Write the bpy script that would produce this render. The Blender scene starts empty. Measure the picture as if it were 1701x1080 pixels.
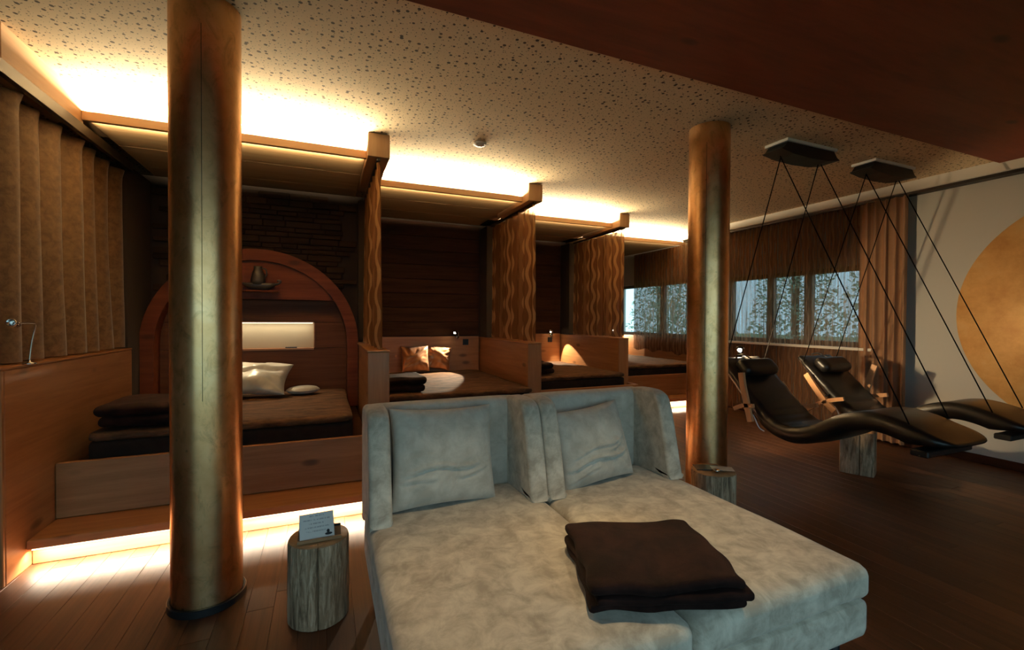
import bpy, bmesh, math, random
from mathutils import Vector, Matrix, noise
random.seed(7)
PI = math.pi
SC = bpy.context.scene
COL = SC.collection

# ------------------------------------------------------------------ camera
CAM_H = 1.25
F_PX = 745.0
YAW, PITCH, ROLL = math.radians(22.614), math.radians(0.771), math.radians(0.297)
fw = Vector((math.sin(YAW) * math.cos(PITCH), math.cos(YAW) * math.cos(PITCH), -math.sin(PITCH)))
rt = Vector((math.cos(YAW), -math.sin(YAW), 0.0))
up = rt.cross(fw)
rt, up = rt * math.cos(ROLL) + up * math.sin(ROLL), up * math.cos(ROLL) - rt * math.sin(ROLL)
cam_d = bpy.data.cameras.new('camera')
cam = bpy.data.objects.new('camera', cam_d)
COL.objects.link(cam)
cam_d.sensor_fit = 'HORIZONTAL'
cam_d.sensor_width = 36.0
cam_d.lens = F_PX / 1701.0 * 36.0
cam_d.clip_start = 0.05
m = Matrix((rt, up, -fw)).transposed().to_4x4()
m.translation = Vector((0, 0, CAM_H))
cam.matrix_world = m
SC.camera = cam

# ------------------------------------------------------------------ exposure, world
SC.view_settings.view_transform = 'Standard'
SC.view_settings.look = 'None'
SC.view_settings.gamma = 1.0
SC.view_settings.use_curve_mapping = False
SC.view_settings.exposure = 0.0
cy = SC.cycles
cy.use_denoising = True
cy.max_bounces = 10
cy.diffuse_bounces = 5
cy.glossy_bounces = 4
cy.transparent_max_bounces = 12
cy.sample_clamp_indirect = 4.0
cy.caustics_reflective = False
cy.caustics_refractive = False

DAY = (0.56, 0.87, 1.05)
DAY_STRENGTH = 2.05
world = bpy.data.worlds.new('world')
SC.world = world
world.use_nodes = True
bg = world.node_tree.nodes['Background']
bg.inputs[0].default_value = (*DAY, 1)
bg.inputs[1].default_value = DAY_STRENGTH

WARM = (1.0, 0.80, 0.50)
COVE_W = 330.0        # LED strip in the ceiling cove, W per metre
ADDED_GLOW_W = 14.0   # hidden light added for the glow under the cove, W per metre
STEP_W = 19.0        # LED strip under the bed step, W per metre


def area_strip(name, loc, length, width, watts, rot, color=WARM, spread=180):
    d = bpy.data.lights.new(name, 'AREA')
    d.shape = 'RECTANGLE'
    d.size = length
    d.size_y = width
    d.energy = watts
    d.color = color
    d.spread = math.radians(spread)
    o = bpy.data.objects.new(name, d)
    COL.objects.link(o)
    o.location = loc
    o.rotation_euler = rot
    return o


def spot(name, loc, target, watts, deg, color=WARM, blend=0.25, r=0.012):
    d = bpy.data.lights.new(name, 'SPOT')
    d.energy = watts
    d.color = color
    d.spot_size = math.radians(deg)
    d.spot_blend = blend
    d.shadow_soft_size = r
    o = bpy.data.objects.new(name, d)
    COL.objects.link(o)
    o.location = loc
    o.rotation_euler = (Vector(target) - Vector(loc)).to_track_quat('-Z', 'Y').to_euler()
    return o


# portal in the glazed wall behind the camera and in the two side windows (guides the daylight)
def portal(name, loc, sx, sy, rot):
    o = area_strip(name, loc, sx, sy, 1.0, rot)
    o.data.cycles.is_portal = True
    return o


portal('daylight_portal', (0.2, -1.38, 1.125), 5.2, 2.05, (PI / 2, 0, 0))

# ------------------------------------------------------------------ materials
MATS = {}


class NT:
    def __init__(s, name):
        s.m = bpy.data.materials.new(name)
        s.m.use_nodes = True
        s.t = s.m.node_tree
        s.b = s.t.nodes['Principled BSDF']
        s.out = s.t.nodes['Material Output']
        MATS[name] = s.m

    def n(s, typ, **kw):
        nd = s.t.nodes.new(typ)
        for k, v in kw.items():
            setattr(nd, k, v)
        return nd

    def l(s, a, b):
        s.t.links.new(a, b)

    def val(s, op, a, b=None, c=None):
        nd = s.n('ShaderNodeMath', operation=op)
        for i, v in enumerate((a, b, c)):
            if v is None:
                continue
            if isinstance(v, (int, float)):
                nd.inputs[i].default_value = v
            else:
                s.l(v, nd.inputs[i])
        return nd.outputs[0]

    def mix(s, f, a, b, blend='MIX'):
        nd = s.n('ShaderNodeMix', data_type='RGBA', blend_type=blend)
        for i, v in ((0, f), (6, a), (7, b)):
            if isinstance(v, (int, float)):
                nd.inputs[i].default_value = v
            elif isinstance(v, tuple):
                nd.inputs[i].default_value = (*v[:3], 1)
            else:
                s.l(v, nd.inputs[i])
        return nd.outputs[2]

    def ramp(s, f, stops):
        nd = s.n('ShaderNodeValToRGB')
        e = nd.color_ramp.elements
        while len(e) < len(stops):
            e.new(0.5)
        for i, (p, c) in enumerate(stops):
            e[i].position = p
            e[i].color = (*c[:3], 1) if isinstance(c, tuple) else (c, c, c, 1)
        s.l(f, nd.inputs[0])
        return nd.outputs[0]

    def coords(s, kind='Object', scale=(1, 1, 1), rnd=0.0):
        tc = s.n('ShaderNodeTexCoord')
        v = tc.outputs[kind]
        if rnd:
            oi = s.n('ShaderNodeObjectInfo')
            add = s.n('ShaderNodeVectorMath', operation='ADD')
            mu = s.val('MULTIPLY', oi.outputs['Random'], rnd)
            cb = s.n('ShaderNodeCombineXYZ')
            for i in range(3):
                s.l(mu, cb.inputs[i])
            s.l(v, add.inputs[0])
            s.l(cb.outputs[0], add.inputs[1])
            v = add.outputs[0]
        mp = s.n('ShaderNodeMapping')
        mp.inputs['Scale'].default_value = scale
        s.l(v, mp.inputs[0])
        return mp.outputs[0]

    def noise(s, vec, scale=1.0, detail=4.0, rough=0.55, dist=0.0):
        nd = s.n('ShaderNodeTexNoise')
        nd.inputs['Scale'].default_value = scale
        nd.inputs['Detail'].default_value = detail
        nd.inputs['Roughness'].default_value = rough
        nd.inputs['Distortion'].default_value = dist
        s.l(vec, nd.inputs['Vector'])
        return nd.outputs[0]

    def bump(s, h, strength=0.3, dist=0.01):
        nd = s.n('ShaderNodeBump')
        nd.inputs['Strength'].default_value = strength
        nd.inputs['Distance'].default_value = dist
        s.l(h, nd.inputs['Height'])
        s.l(nd.outputs[0], s.b.inputs['Normal'])

    def set(s, **kw):
        for k, v in kw.items():
            k = k.replace('_', ' ')
            if k not in s.b.inputs:
                continue
            i = s.b.inputs[k]
            if isinstance(v, tuple):
                i.default_value = (*v[:3], 1)
            elif isinstance(v, (int, float)):
                i.default_value = v
            else:
                s.l(v, i)
        return s


def plain(name, c, rough=0.6, metal=0.0, **kw):
    t = NT(name)
    t.set(Base_Color=c, Roughness=rough, Metallic=metal, **kw)
    return t.m


def wood(name, c1, c2, axis=0, rough=0.5, knots=True, rnd=11.0, vary=0.0, spec=0.5, grain=16.0, knot_c=(0.04, 0.015, 0.006)):
    t = NT(name)
    sc = [grain] * 3
    sc[axis] = 1.1
    v = t.coords('Object', tuple(sc), rnd)
    g = t.noise(v, 1.0, 5, 0.6, 0.6)
    sc2 = [grain * 6] * 3
    sc2[axis] = 4.0
    v2 = t.coords('Object', tuple(sc2), rnd)
    g2 = t.noise(v2, 1.0, 3, 0.6)
    f = t.val('ADD', t.val('MULTIPLY', g, 0.75), t.val('MULTIPLY', g2, 0.25))
    c = t.ramp(f, [(0.36, c2), (0.62, c1)])
    if knots:
        sk = [4.5] * 3
        sk[axis] = 1.9
        vk = t.coords('Object', tuple(sk), rnd)
        vo = t.n('ShaderNodeTexVoronoi')
        vo.inputs['Scale'].default_value = 1.0
        t.l(vk, vo.inputs['Vector'])
        k = t.ramp(vo.outputs['Distance'], [(0.0, 1.0), (0.07, 0.75), (0.13, 0.0)])
        c = t.mix(t.val('MULTIPLY', k, 0.75), c, knot_c)
    if vary:
        oi = t.n('ShaderNodeObjectInfo')
        br = t.val('MULTIPLY_ADD', oi.outputs['Random'], vary * 2, 1.0 - vary)
        hv = t.n('ShaderNodeHueSaturation')
        t.l(br, hv.inputs['Value'])
        t.l(c, hv.inputs['Color'])
        c = hv.outputs[0]
    t.set(Base_Color=c, Roughness=rough, Specular_IOR_Level=spec)
    t.bump(f, 0.12, 0.002)
    return t.m


SPRUCE1, SPRUCE2 = (0.46, 0.205, 0.075), (0.33, 0.13, 0.042)
for ax, nm in ((0, 'x'), (1, 'y'), (2, 'z')):
    wood('pale_spruce_' + nm, (0.56, 0.35, 0.19), (0.45, 0.25, 0.125), ax, 0.45)  # paler spruce for cove-lit beams and fascias: their lit tone put into the colour
for ax, nm in ((0, 'x'), (1, 'y'), (2, 'z')):
    wood('spruce_' + nm, SPRUCE1, SPRUCE2, ax, 0.45)
    wood('dark_wood_' + nm, (0.052, 0.020, 0.009), (0.024, 0.009, 0.004), ax, 0.7, vary=0.18, spec=0.15)
wood('arch_wood', (0.20, 0.052, 0.018), (0.12, 0.028, 0.010), 0, 0.5, spec=0.2)
wood('arch_back_wood', (0.15, 0.055, 0.022), (0.085, 0.030, 0.012), 0, 0.55, spec=0.2)
wood('cove_wood', (0.34, 0.215, 0.10), (0.25, 0.145, 0.062), 0, 0.7, knots=False, vary=0.08, spec=0.15)
wood('oak_floor', (0.095, 0.036, 0.014), (0.042, 0.015, 0.006), 1, 0.45, knots=False, vary=0.32, grain=26)
wood('soffit_wood', (0.24, 0.050, 0.017), (0.155, 0.030, 0.010), 0, 0.6, grain=7, knot_c=(0.02, 0.006, 0.004))
wood('bent_beech', (0.62, 0.33, 0.16), (0.52, 0.26, 0.12), 2, 0.35, knots=False)
plain('white_paint', (0.72, 0.68, 0.60), 0.7)
plain('niche_paint', (0.40, 0.34, 0.24), 0.8)
plain('wall_paint', (0.58, 0.555, 0.50), 0.8)
plain('outer_wall', (0.30, 0.25, 0.20), 0.85)
plain('dark_wall', (0.03, 0.018, 0.012), 0.9)
plain('black_metal', (0.012, 0.012, 0.013), 0.45, 0.3)
plain('black_plastic', (0.010, 0.010, 0.011), 0.4)
plain('track_black', (0.02, 0.014, 0.010), 0.5)
plain('chrome', (0.75, 0.73, 0.70), 0.15, 1.0)
plain('steel_rope', (0.005, 0.004, 0.0035), 0.9, 0.0, Specular_IOR_Level=0.05)
plain('white_plastic', (0.84, 0.82, 0.77), 0.4)
plain('window_frame', (0.16, 0.13, 0.10), 0.5)
plain('void_black', (0.004, 0.004, 0.004), 0.9)
plain('earphone_wire', (0.7, 0.7, 0.72), 0.4)
plain('stoneware', (0.045, 0.04, 0.033), 0.35)
plain('leaf_green', (0.36, 0.44, 0.31), 0.8)
plain('tree_bark', (0.12, 0.09, 0.06), 0.9)
plain('terrace_stone', (0.42, 0.41, 0.39), 0.8)
plain('meadow', (0.16, 0.20, 0.08), 0.95)


def emit(name, c, s):
    t = NT(name)
    t.set(Base_Color=(0, 0, 0), Emission_Color=c, Emission_Strength=s)
    return t.m


emit('led_diffuser', (1.0, 0.80, 0.52), 6.0)
emit('bulb_glow', (1.0, 0.86, 0.62), 160.0)

# perforated acoustic ceiling
t = NT('perforated_ceiling')
v = t.coords('Object')


def dots(scale, rmin, rmax, seed):
    off = t.n('ShaderNodeVectorMath', operation='ADD')
    off.inputs[1].default_value = (seed, seed * 1.7, 0)
    t.l(v, off.inputs[0])
    vo = t.n('ShaderNodeTexVoronoi', voronoi_dimensions='2D')
    vo.inputs['Scale'].default_value = scale
    vo.inputs['Randomness'].default_value = 0.85
    t.l(off.outputs[0], vo.inputs['Vector'])
    sp = t.n('ShaderNodeSeparateColor')
    t.l(vo.outputs['Color'], sp.inputs[0])
    r = t.val('MULTIPLY_ADD', t.val('POWER', sp.outputs[0], 1.6), rmax - rmin, rmin)
    return t.val('LESS_THAN', vo.outputs['Distance'], r)


hole = t.val('MAXIMUM', dots(23.0, 0.07, 0.23, 3.1), dots(41.0, 0.05, 0.14, 9.4))
t.set(Base_Color=t.mix(hole, (0.78, 0.615, 0.39), (0.06, 0.034, 0.016)), Roughness=0.85)
t.bump(t.val('SUBTRACT', 1.0, hole), 0.6, 0.004)

# gold leaf
t = NT('gold_leaf')
v = t.coords('Object')
n1 = t.noise(v, 5.0, 6, 0.65)
n2 = t.noise(t.coords('Object', (30, 30, 7)), 1.0, 4, 0.6)
n3 = t.noise(v, 60.0, 3, 0.6)
c = t.ramp(n1, [(0.3, (0.74, 0.40, 0.165)), (0.5, (0.87, 0.51, 0.235)), (0.7, (0.93, 0.61, 0.32))])
vo = t.n('ShaderNodeTexVoronoi')
vo.inputs['Scale'].default_value = 9.0
t.l(v, vo.inputs['Vector'])
speck = t.ramp(vo.outputs['Distance'], [(0.02, 1.0), (0.07, 0.0)])
c = t.mix(t.val('MULTIPLY', speck, 0.4), c, (0.10, 0.045, 0.02))
n4 = t.noise(t.coords('Object', (16, 16, 9)), 1.0, 7, 0.75, 0.8)
c = t.mix(t.ramp(n4, [(0.50, 0.0), (0.68, 0.55)]), c, (0.42, 0.22, 0.09))
t.set(Base_Color=c, Metallic=1.0, Roughness=t.val('MULTIPLY_ADD', n2, 0.14, 0.24), Specular_IOR_Level=0.6)
t.bump(t.val('ADD', n1, t.val('MULTIPLY', n3, 0.25)), 0.05, 0.006)

# gold sun disc on the wall: brushed gold paint
t = NT('sun_gold')
v = t.coords('Object')
n1 = t.noise(v, 3.0, 7, 0.7)
n2 = t.noise(t.coords('Object', (10, 4, 60)), 1.0, 3, 0.6)
c = t.ramp(n1, [(0.3, (0.62, 0.29, 0.08)), (0.55, (0.85, 0.49, 0.17)), (0.75, (0.92, 0.64, 0.30))])
c = t.mix(t.val('MULTIPLY', n2, 0.35), c, (0.45, 0.22, 0.07))
t.set(Base_Color=c, Metallic=0.25, Roughness=0.5)
t.bump(n1, 0.15, 0.01)

# fabrics
def fabric(name, c1, c2, scale=6.0, rough=0.9, sheen=0.4, bump=0.25, fine=300.0, stretch=(1, 1, 1), metal=0.0, kind='Object', spec=0.25):
    t = NT(name)
    v = t.coords(kind, stretch)
    n1 = t.noise(v, scale, 5, 0.65, 0.4)
    n2 = t.noise(v, fine, 2, 0.5)
    c = t.ramp(n1, [(0.36, c1), (0.64, c2)])
    t.set(Base_Color=c, Roughness=rough, Metallic=metal, Sheen_Weight=sheen, Sheen_Roughness=0.5, Specular_IOR_Level=spec)
    t.bump(t.val('ADD', n1, t.val('MULTIPLY', n2, 0.3)), bump, 0.004)
    return t.m


fabric('suede', (0.35, 0.305, 0.235), (0.60, 0.545, 0.44), 13.0, 0.85, 0.25, 0.10, stretch=(1, 1, 1))
fabric('suede_cushion', (0.42, 0.385, 0.315), (0.56, 0.525, 0.445), 12.0, 0.85, 0.25, 0.10)
fabric('plush_dark', (0.007, 0.0032, 0.0027), (0.022, 0.0095, 0.0075), 8.0, 0.9, 0.01, 0.5, spec=0.12)
fabric('fur_brown', (0.040, 0.019, 0.009), (0.135, 0.068, 0.032), 7.0, 0.9, 0.0, 0.9, fine=60.0, stretch=(1, 3, 3))
fabric('mattress_dark', (0.012, 0.0075, 0.005), (0.020, 0.013, 0.009), 8.0, 0.9, 0.0, 0.3)
fabric('cream_satin', (0.50, 0.44, 0.33), (0.62, 0.56, 0.44), 5.0, 0.35, 0.2, 0.15, metal=0.15)
fabric('copper_satin', (0.30, 0.125, 0.05), (0.44, 0.20, 0.085), 5.0, 0.28, 0.2, 0.15, metal=0.55)
fabric('brown_drape', (0.30, 0.155, 0.075), (0.36, 0.19, 0.095), 5.0, 0.6, 0.4, 0.15)
fabric('gold_drape', (0.105, 0.055, 0.022), (0.20, 0.115, 0.05), 26.0, 0.7, 0.4, 0.3)
fabric('leather', (0.006, 0.0055, 0.005), (0.010, 0.008, 0.007), 20.0, 0.36, 0.0, 0.12, fine=500, spec=0.4)


def wave_fabric(name, dark, light, alpha_d, alpha_l, trans=0.35, amp=0.034, period=0.24, streak=0.0):
    t = NT(name)
    tc = t.n('ShaderNodeTexCoord')
    sp = t.n('ShaderNodeSeparateXYZ')
    t.l(tc.outputs['UV'], sp.inputs[0])
    u, z = sp.outputs[0], sp.outputs[1]
    w = t.val('SINE', t.val('MULTIPLY', z, 2 * PI / 0.30))
    a = t.val('MULTIPLY_ADD', w, amp, u)
    s1 = t.val('SINE', t.val('MULTIPLY', a, 2 * PI / period))
    band = t.ramp(s1, [(0.60, 0.0), (0.68, 1.0)])
    s2 = t.val('SINE', t.val('MULTIPLY', t.val('MULTIPLY_ADD', w, -0.02, u), 2 * PI / 0.5))
    band2 = t.ramp(s2, [(0.80, 0.0), (0.88, 1.0)])
    band = t.val('MAXIMUM', band, t.val('MULTIPLY', band2, 0.3))
    fine = t.noise(t.coords('UV'), 220.0, 2, 0.6)
    lc = t.mix(t.val('MULTIPLY', fine, 0.7), light, dark)
    c = t.mix(band, dark, lc)
    stn = t.noise(t.coords('UV', (46, 1.2, 1)), 1.0, 4, 0.65)
    st_r = t.ramp(stn, [(0.40, 0.0), (0.62, 1.0)])
    c = t.mix(t.val('MULTIPLY', st_r, streak), c, light)
    dif = t.n('ShaderNodeBsdfDiffuse')
    trl = t.n('ShaderNodeBsdfTranslucent')
    tra = t.n('ShaderNodeBsdfTransparent')
    t.l(c, dif.inputs[0])
    t.l(c, trl.inputs[0])
    mx = t.n('ShaderNodeMixShader')
    mx.inputs[0].default_value = trans
    t.l(dif.outputs[0], mx.inputs[1])
    t.l(trl.outputs[0], mx.inputs[2])
    mx2 = t.n('ShaderNodeMixShader')
    al = t.val('SUBTRACT', t.val('MULTIPLY_ADD', band, alpha_l - alpha_d, alpha_d), t.val('MULTIPLY', t.val('SUBTRACT', 1.0, st_r), streak * 0.35))
    t.l(al, mx2.inputs[0])
    t.l(tra.outputs[0], mx2.inputs[1])
    t.l(mx.outputs[0], mx2.inputs[2])
    t.l(mx2.outputs[0], t.out.inputs[0])
    return t.m


wave_fabric('wave_curtain', (0.15, 0.068, 0.030), (0.46, 0.27, 0.125), 0.93, 0.98, 0.2)
wave_fabric('wave_sheer', (0.17, 0.072, 0.034), (0.36, 0.21, 0.12), 0.90, 0.95, 0.55, 0.018, 0.13, 0.6)

# thin window glass
t = NT('window_glass')
fr = t.n('ShaderNodeFresnel')
fr.inputs[0].default_value = 1.45
tr = t.n('ShaderNodeBsdfTransparent')
tr.inputs[0].default_value = (0.93, 0.96, 0.95, 1)
gl = t.n('ShaderNodeBsdfGlossy')
gl.inputs['Roughness'].default_value = 0.02
mx = t.n('ShaderNodeMixShader')
geo = t.n('ShaderNodeNewGeometry')
t.l(t.val('MULTIPLY', fr.outputs[0], t.val('SUBTRACT', 1.0, geo.outputs['Backfacing'])), mx.inputs[0])
t.l(tr.outputs[0], mx.inputs[1])
t.l(gl.outputs[0], mx.inputs[2])
t.l(mx.outputs[0], t.out.inputs[0])

# slate stones, bark, cut wood
t = NT('slate')
oi = t.n('ShaderNodeObjectInfo')
c = t.ramp(oi.outputs['Random'], [(0.0, (0.020, 0.010, 0.006)), (0.5, (0.034, 0.018, 0.010)), (1.0, (0.06, 0.033, 0.019))])
n1 = t.noise(t.coords('Object', (6, 6, 30), 9.0), 1.0, 5, 0.7)
t.set(Base_Color=t.mix(t.val('MULTIPLY', n1, 0.5), c, (0.02, 0.012, 0.008)), Roughness=0.85, Specular_IOR_Level=0.2)
t.bump(n1, 0.5, 0.006)

t = NT('bark')
n1 = t.noise(t.coords('Object', (46, 46, 6)), 1.0, 6, 0.72, 0.6)
n2 = t.noise(t.coords('Object', (7, 7, 5)), 1.0, 4, 0.6)
c = t.ramp(n1, [(0.32, (0.09, 0.055, 0.03)), (0.5, (0.40, 0.275, 0.165)), (0.64, (0.66, 0.50, 0.34))])
c = t.mix(t.ramp(n2, [(0.45, 0.0), (0.65, 0.55)]), c, (0.20, 0.14, 0.08))
t.set(Base_Color=c, Roughness=0.75)
t.bump(n1, 0.9, 0.012)
t = NT('cut_wood')
n1 = t.noise(t.coords('Object', (9, 9, 9)), 1.0, 5, 0.6)
c = t.ramp(n1, [(0.35, (0.26, 0.13, 0.055)), (0.65, (0.42, 0.24, 0.11))])
t.set(Base_Color=c, Roughness=0.6)
t.bump(n1, 0.2, 0.003)

# printed card: pale paper with rows of small grey print
t = NT('printed_card')
tc = t.n('ShaderNodeTexCoord')
sp = t.n('ShaderNodeSeparateXYZ')
t.l(tc.outputs['UV'], sp.inputs[0])
u, vv = sp.outputs[0], sp.outputs[1]
rows = t.val('GREATER_THAN', t.val('SINE', t.val('MULTIPLY', vv, 2 * PI * 7)), 0.45)
wn = t.n('ShaderNodeTexNoise')
wn.inputs['Scale'].default_value = 1.0
mp = t.n('ShaderNodeMapping')
mp.inputs['Scale'].default_value = (34, 7, 1)
t.l(tc.outputs['UV'], mp.inputs[0])
t.l(mp.outputs[0], wn.inputs['Vector'])
words = t.val('GREATER_THAN', wn.outputs[0], 0.46)
cu = t.val('ABSOLUTE', t.val('SUBTRACT', u, 0.5))
inside = t.val('LESS_THAN', cu, t.val('MULTIPLY_ADD', t.val('SINE', t.val('MULTIPLY', vv, 19.0)), 0.09, 0.30))
band = t.val('MULTIPLY', t.val('GREATER_THAN', vv, 0.26), t.val('LESS_THAN', vv, 0.92))
ink = t.val('MULTIPLY', t.val('MULTIPLY', rows, words), t.val('MULTIPLY', inside, band))
t.set(Base_Color=t.mix(t.val('MULTIPLY', ink, 0.65), (0.66, 0.66, 0.63), (0.25, 0.25, 0.26)), Roughness=0.6)


# ------------------------------------------------------------------ geometry helpers
def tag(o, label=None, cat=None, group=None, kind=None):
    if label:
        o['label'] = label
    if cat:
        o['category'] = cat
    if group:
        o['group'] = group
    if kind:
        o['kind'] = kind
    return o


def empty(name, loc=(0, 0, 0), label=None, cat=None, group=None, kind=None, rz=0.0):
    o = bpy.data.objects.new(name, None)
    COL.objects.link(o)
    o.empty_display_size = 0.1
    o.location = loc
    o.rotation_euler = (0, 0, rz)
    WORLD[o.name] = Matrix.Translation(o.location) @ o.rotation_euler.to_matrix().to_4x4()
    return tag(o, label, cat, group, kind)


WORLD = {}


def link(name, me, mat, parent=None, loc=(0, 0, 0), rot=(0, 0, 0)):
    """Links a mesh at a place given in world coordinates, whatever its parent."""
    o = bpy.data.objects.new(name, me)
    COL.objects.link(o)
    if mat and not me.materials:
        me.materials.append(MATS[mat])
    o.location = loc
    o.rotation_euler = rot
    WORLD[o.name] = Matrix.Translation(o.location) @ o.rotation_euler.to_matrix().to_4x4()
    if parent:
        o.parent = parent
        o.matrix_parent_inverse = WORLD[parent.name].inverted()
    return o


def mesh(name, verts, faces, smooth=False, uvs=None):
    me = bpy.data.meshes.new(name)
    me.from_pydata([tuple(v) for v in verts], [], faces)
    if uvs:
        uvl = me.uv_layers.new(name='uv')
        for p in me.polygons:
            for li in p.loop_indices:
                uvl.data[li].uv = uvs[me.loops[li].vertex_index]
    if smooth:
        for p in me.polygons:
            p.use_smooth = True
    me.update()
    return me


def box_mesh(name, sx, sy, sz, bevel=0.004, seg=1):
    bm = bmesh.new()
    bmesh.ops.create_cube(bm, size=1.0)
    for v in bm.verts:
        v.co = Vector((v.co.x * sx, v.co.y * sy, v.co.z * sz))
    if bevel > 0:
        bmesh.ops.bevel(bm, geom=list(bm.edges), offset=min(bevel, 0.45 * min(sx, sy, sz)), segments=seg, affect='EDGES', profile=0.5)
    me = bpy.data.meshes.new(name)
    bm.to_mesh(me)
    bm.free()
    return me


def box(name, x, y, z, mat, parent=None, bevel=0.004, seg=1, rot=(0, 0, 0)):
    me = box_mesh(name, x[1] - x[0], y[1] - y[0], z[1] - z[0], bevel, seg)
    return link(name, me, mat, parent, ((x[0] + x[1]) / 2, (y[0] + y[1]) / 2, (z[0] + z[1]) / 2), rot)


def soft_mesh(name, sx, sy, sz, r, n=10, puff=0.0, amp=0.0, freq=3.0, seed=0.0, edge_sag=0.0):
    bm = bmesh.new()
    bmesh.ops.create_cube(bm, size=2.0)
    bmesh.ops.subdivide_edges(bm, edges=list(bm.edges), cuts=n, use_grid_fill=True)
    hx, hy, hz = sx / 2, sy / 2, sz / 2
    r = min(r, hx, hy, hz)
    for v in bm.verts:
        c = []
        for q, h in zip(v.co, (hx, hy, hz)):
            # concentrate samples near the edges
            w = math.copysign(abs(q) ** 0.7, q)
            c.append(w * h)
        p = Vector(c)
        inner = Vector((max(-hx + r, min(hx - r, p.x)), max(-hy + r, min(hy - r, p.y)), max(-hz + r, min(hz - r, p.z))))
        d = p - inner
        if d.length > 1e-9:
            p = inner + d.normalized() * r
        fx, fy = max(0, 1 - (p.x / hx) ** 2), max(0, 1 - (p.y / hy) ** 2)
        if puff:
            p.z += puff * math.sqrt(fx * fy) * (1 if p.z > 0 else 0)
        if edge_sag and p.z > 0:
            p.z -= edge_sag * (1 - fx * fy)
        if amp:
            nv = noise.noise_vector(p * freq + Vector((seed, seed * 0.7, seed * 1.3)))
            p += nv * amp
        v.co = p
    me = bpy.data.meshes.new(name)
    bm.to_mesh(me)
    bm.free()
    for p in me.polygons:
        p.use_smooth = True
    return me


def soft(name, x, y, z, mat, parent=None, r=0.04, n=10, rot=(0, 0, 0), **kw):
    me = soft_mesh(name, x[1] - x[0], y[1] - y[0], z[1] - z[0], r, n, **kw)
    return link(name, me, mat, parent, ((x[0] + x[1]) / 2, (y[0] + y[1]) / 2, (z[0] + z[1]) / 2), rot)


def pillow_mesh(name, w, h, t, n=30, pinch=0.07, wr=0.012, seed=0.0, creases=()):
    """Lies in the local XZ plane, front towards -Y."""
    V, Fc = [], []
    idx = {}
    for side in (-1, 1):
        for j in range(n + 1):
            for i in range(n + 1):
                u, v = -1 + 2 * i / n, -1 + 2 * j / n
                u, v = math.sin(u * PI / 2), math.sin(v * PI / 2)
                border = i in (0, n) or j in (0, n)
                if side == 1 and border:
                    idx[(1, i, j)] = idx[(-1, i, j)]
                    continue
                x = w / 2 * u * (1 - pinch * (1 - v * v))
                z = h / 2 * v * (1 - pinch * (1 - u * u))
                th = t / 2 * (max(0, (1 - u * u) * (1 - v * v)) ** 0.42)
                nz = noise.noise(Vector((u * 1.6 + seed, v * 1.6, side * 2.3 + seed)))
                # radiating wrinkles towards the corners
                a = math.atan2(v, u)
                edge = (u * u + v * v) / 2
                rw = math.sin(a * 14 + seed * 3 + 4 * noise.noise(Vector((u * 2, v * 2, seed)))) * edge * (1 - max(u * u, v * v)) * 1.6
                cr = 0.0
                if side == -1:
                    for (cz, slope, dep, wid, x0, x1) in creases:
                        dz = v - (cz + slope * u + 0.05 * math.sin(u * 5 + seed))
                        m_ = max(0.0, min(1.0, (u - x0) * 5)) * max(0.0, min(1.0, (x1 - u) * 5))
                        cr += m_ * dep * (-math.exp(-(dz / wid) ** 2) + 0.8 * math.exp(-((dz - 1.8 * wid) / (1.5 * wid)) ** 2))
                th2 = th + (nz * wr + rw * wr) * (th / (t / 2)) + cr * (th / (t / 2))
                idx[(side, i, j)] = len(V)
                V.append((x, side * th2, z))
    for side in (-1, 1):
        for j in range(n):
            for i in range(n):
                q = [idx[(side, i, j)], idx[(side, i + 1, j)], idx[(side, i + 1, j + 1)], idx[(side, i, j + 1)]]
                if side == 1:
                    q.reverse()
                if len(set(q)) >= 3:
                    Fc.append(q)
    return mesh(name, V, Fc, True)


def tube_mesh(name, pts, r, seg=8, closed=False, cap=True):
    pts = [Vector(p) for p in pts]
    V, Fc = [], []
    n = len(pts)
    prev = None
    for i, p in enumerate(pts):
        a = pts[max(0, i - 1)]
        b = pts[min(n - 1, i + 1)]
        d = (b - a).normalized()
        if prev is None:
            ref = Vector((0, 0, 1)) if abs(d.z) < 0.9 else Vector((1, 0, 0))
            s = d.cross(ref).normalized()
        else:
            s = (prev - d * prev.dot(d)).normalized()
        prev = s
        w = d.cross(s)
        rr = r[i] if isinstance(r, (list, tuple)) else r
        for k in range(seg):
            an = 2 * PI * k / seg
            V.append(p + s * (rr * math.cos(an)) + w * (rr * math.sin(an)))
    for i in range(n - 1):
        for k in range(seg):
            k2 = (k + 1) % seg
            Fc.append((i * seg + k, i * seg + k2, (i + 1) * seg + k2, (i + 1) * seg + k))
    if cap:
        Fc.append(tuple(range(seg - 1, -1, -1)))
        Fc.append(tuple((n - 1) * seg + k for k in range(seg)))
    return mesh(name, V, Fc, True)


def tube(name, pts, r, mat, parent=None, seg=8):
    return link(name, tube_mesh(name, pts, r, seg), mat, parent)


def lathe_mesh(name, prof, seg=48, fn=None):
    V, Fc = [], []
    for (r, z) in prof:
        for k in range(seg):
            a = 2 * PI * k / seg
            rr = r if fn is None else fn(r, z, a)
            V.append((rr * math.cos(a), rr * math.sin(a), z))
    m_ = len(prof)
    for j in range(m_ - 1):
        for k in range(seg):
            k2 = (k + 1) % seg
            Fc.append((j * seg + k, j * seg + k2, (j + 1) * seg + k2, (j + 1) * seg + k))
    if prof[0][0] > 1e-4:
        Fc.append(tuple(range(seg - 1, -1, -1)))
    if prof[-1][0] > 1e-4:
        Fc.append(tuple((m_ - 1) * seg + k for k in range(seg)))
    return mesh(name, V, Fc, True)


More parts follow.
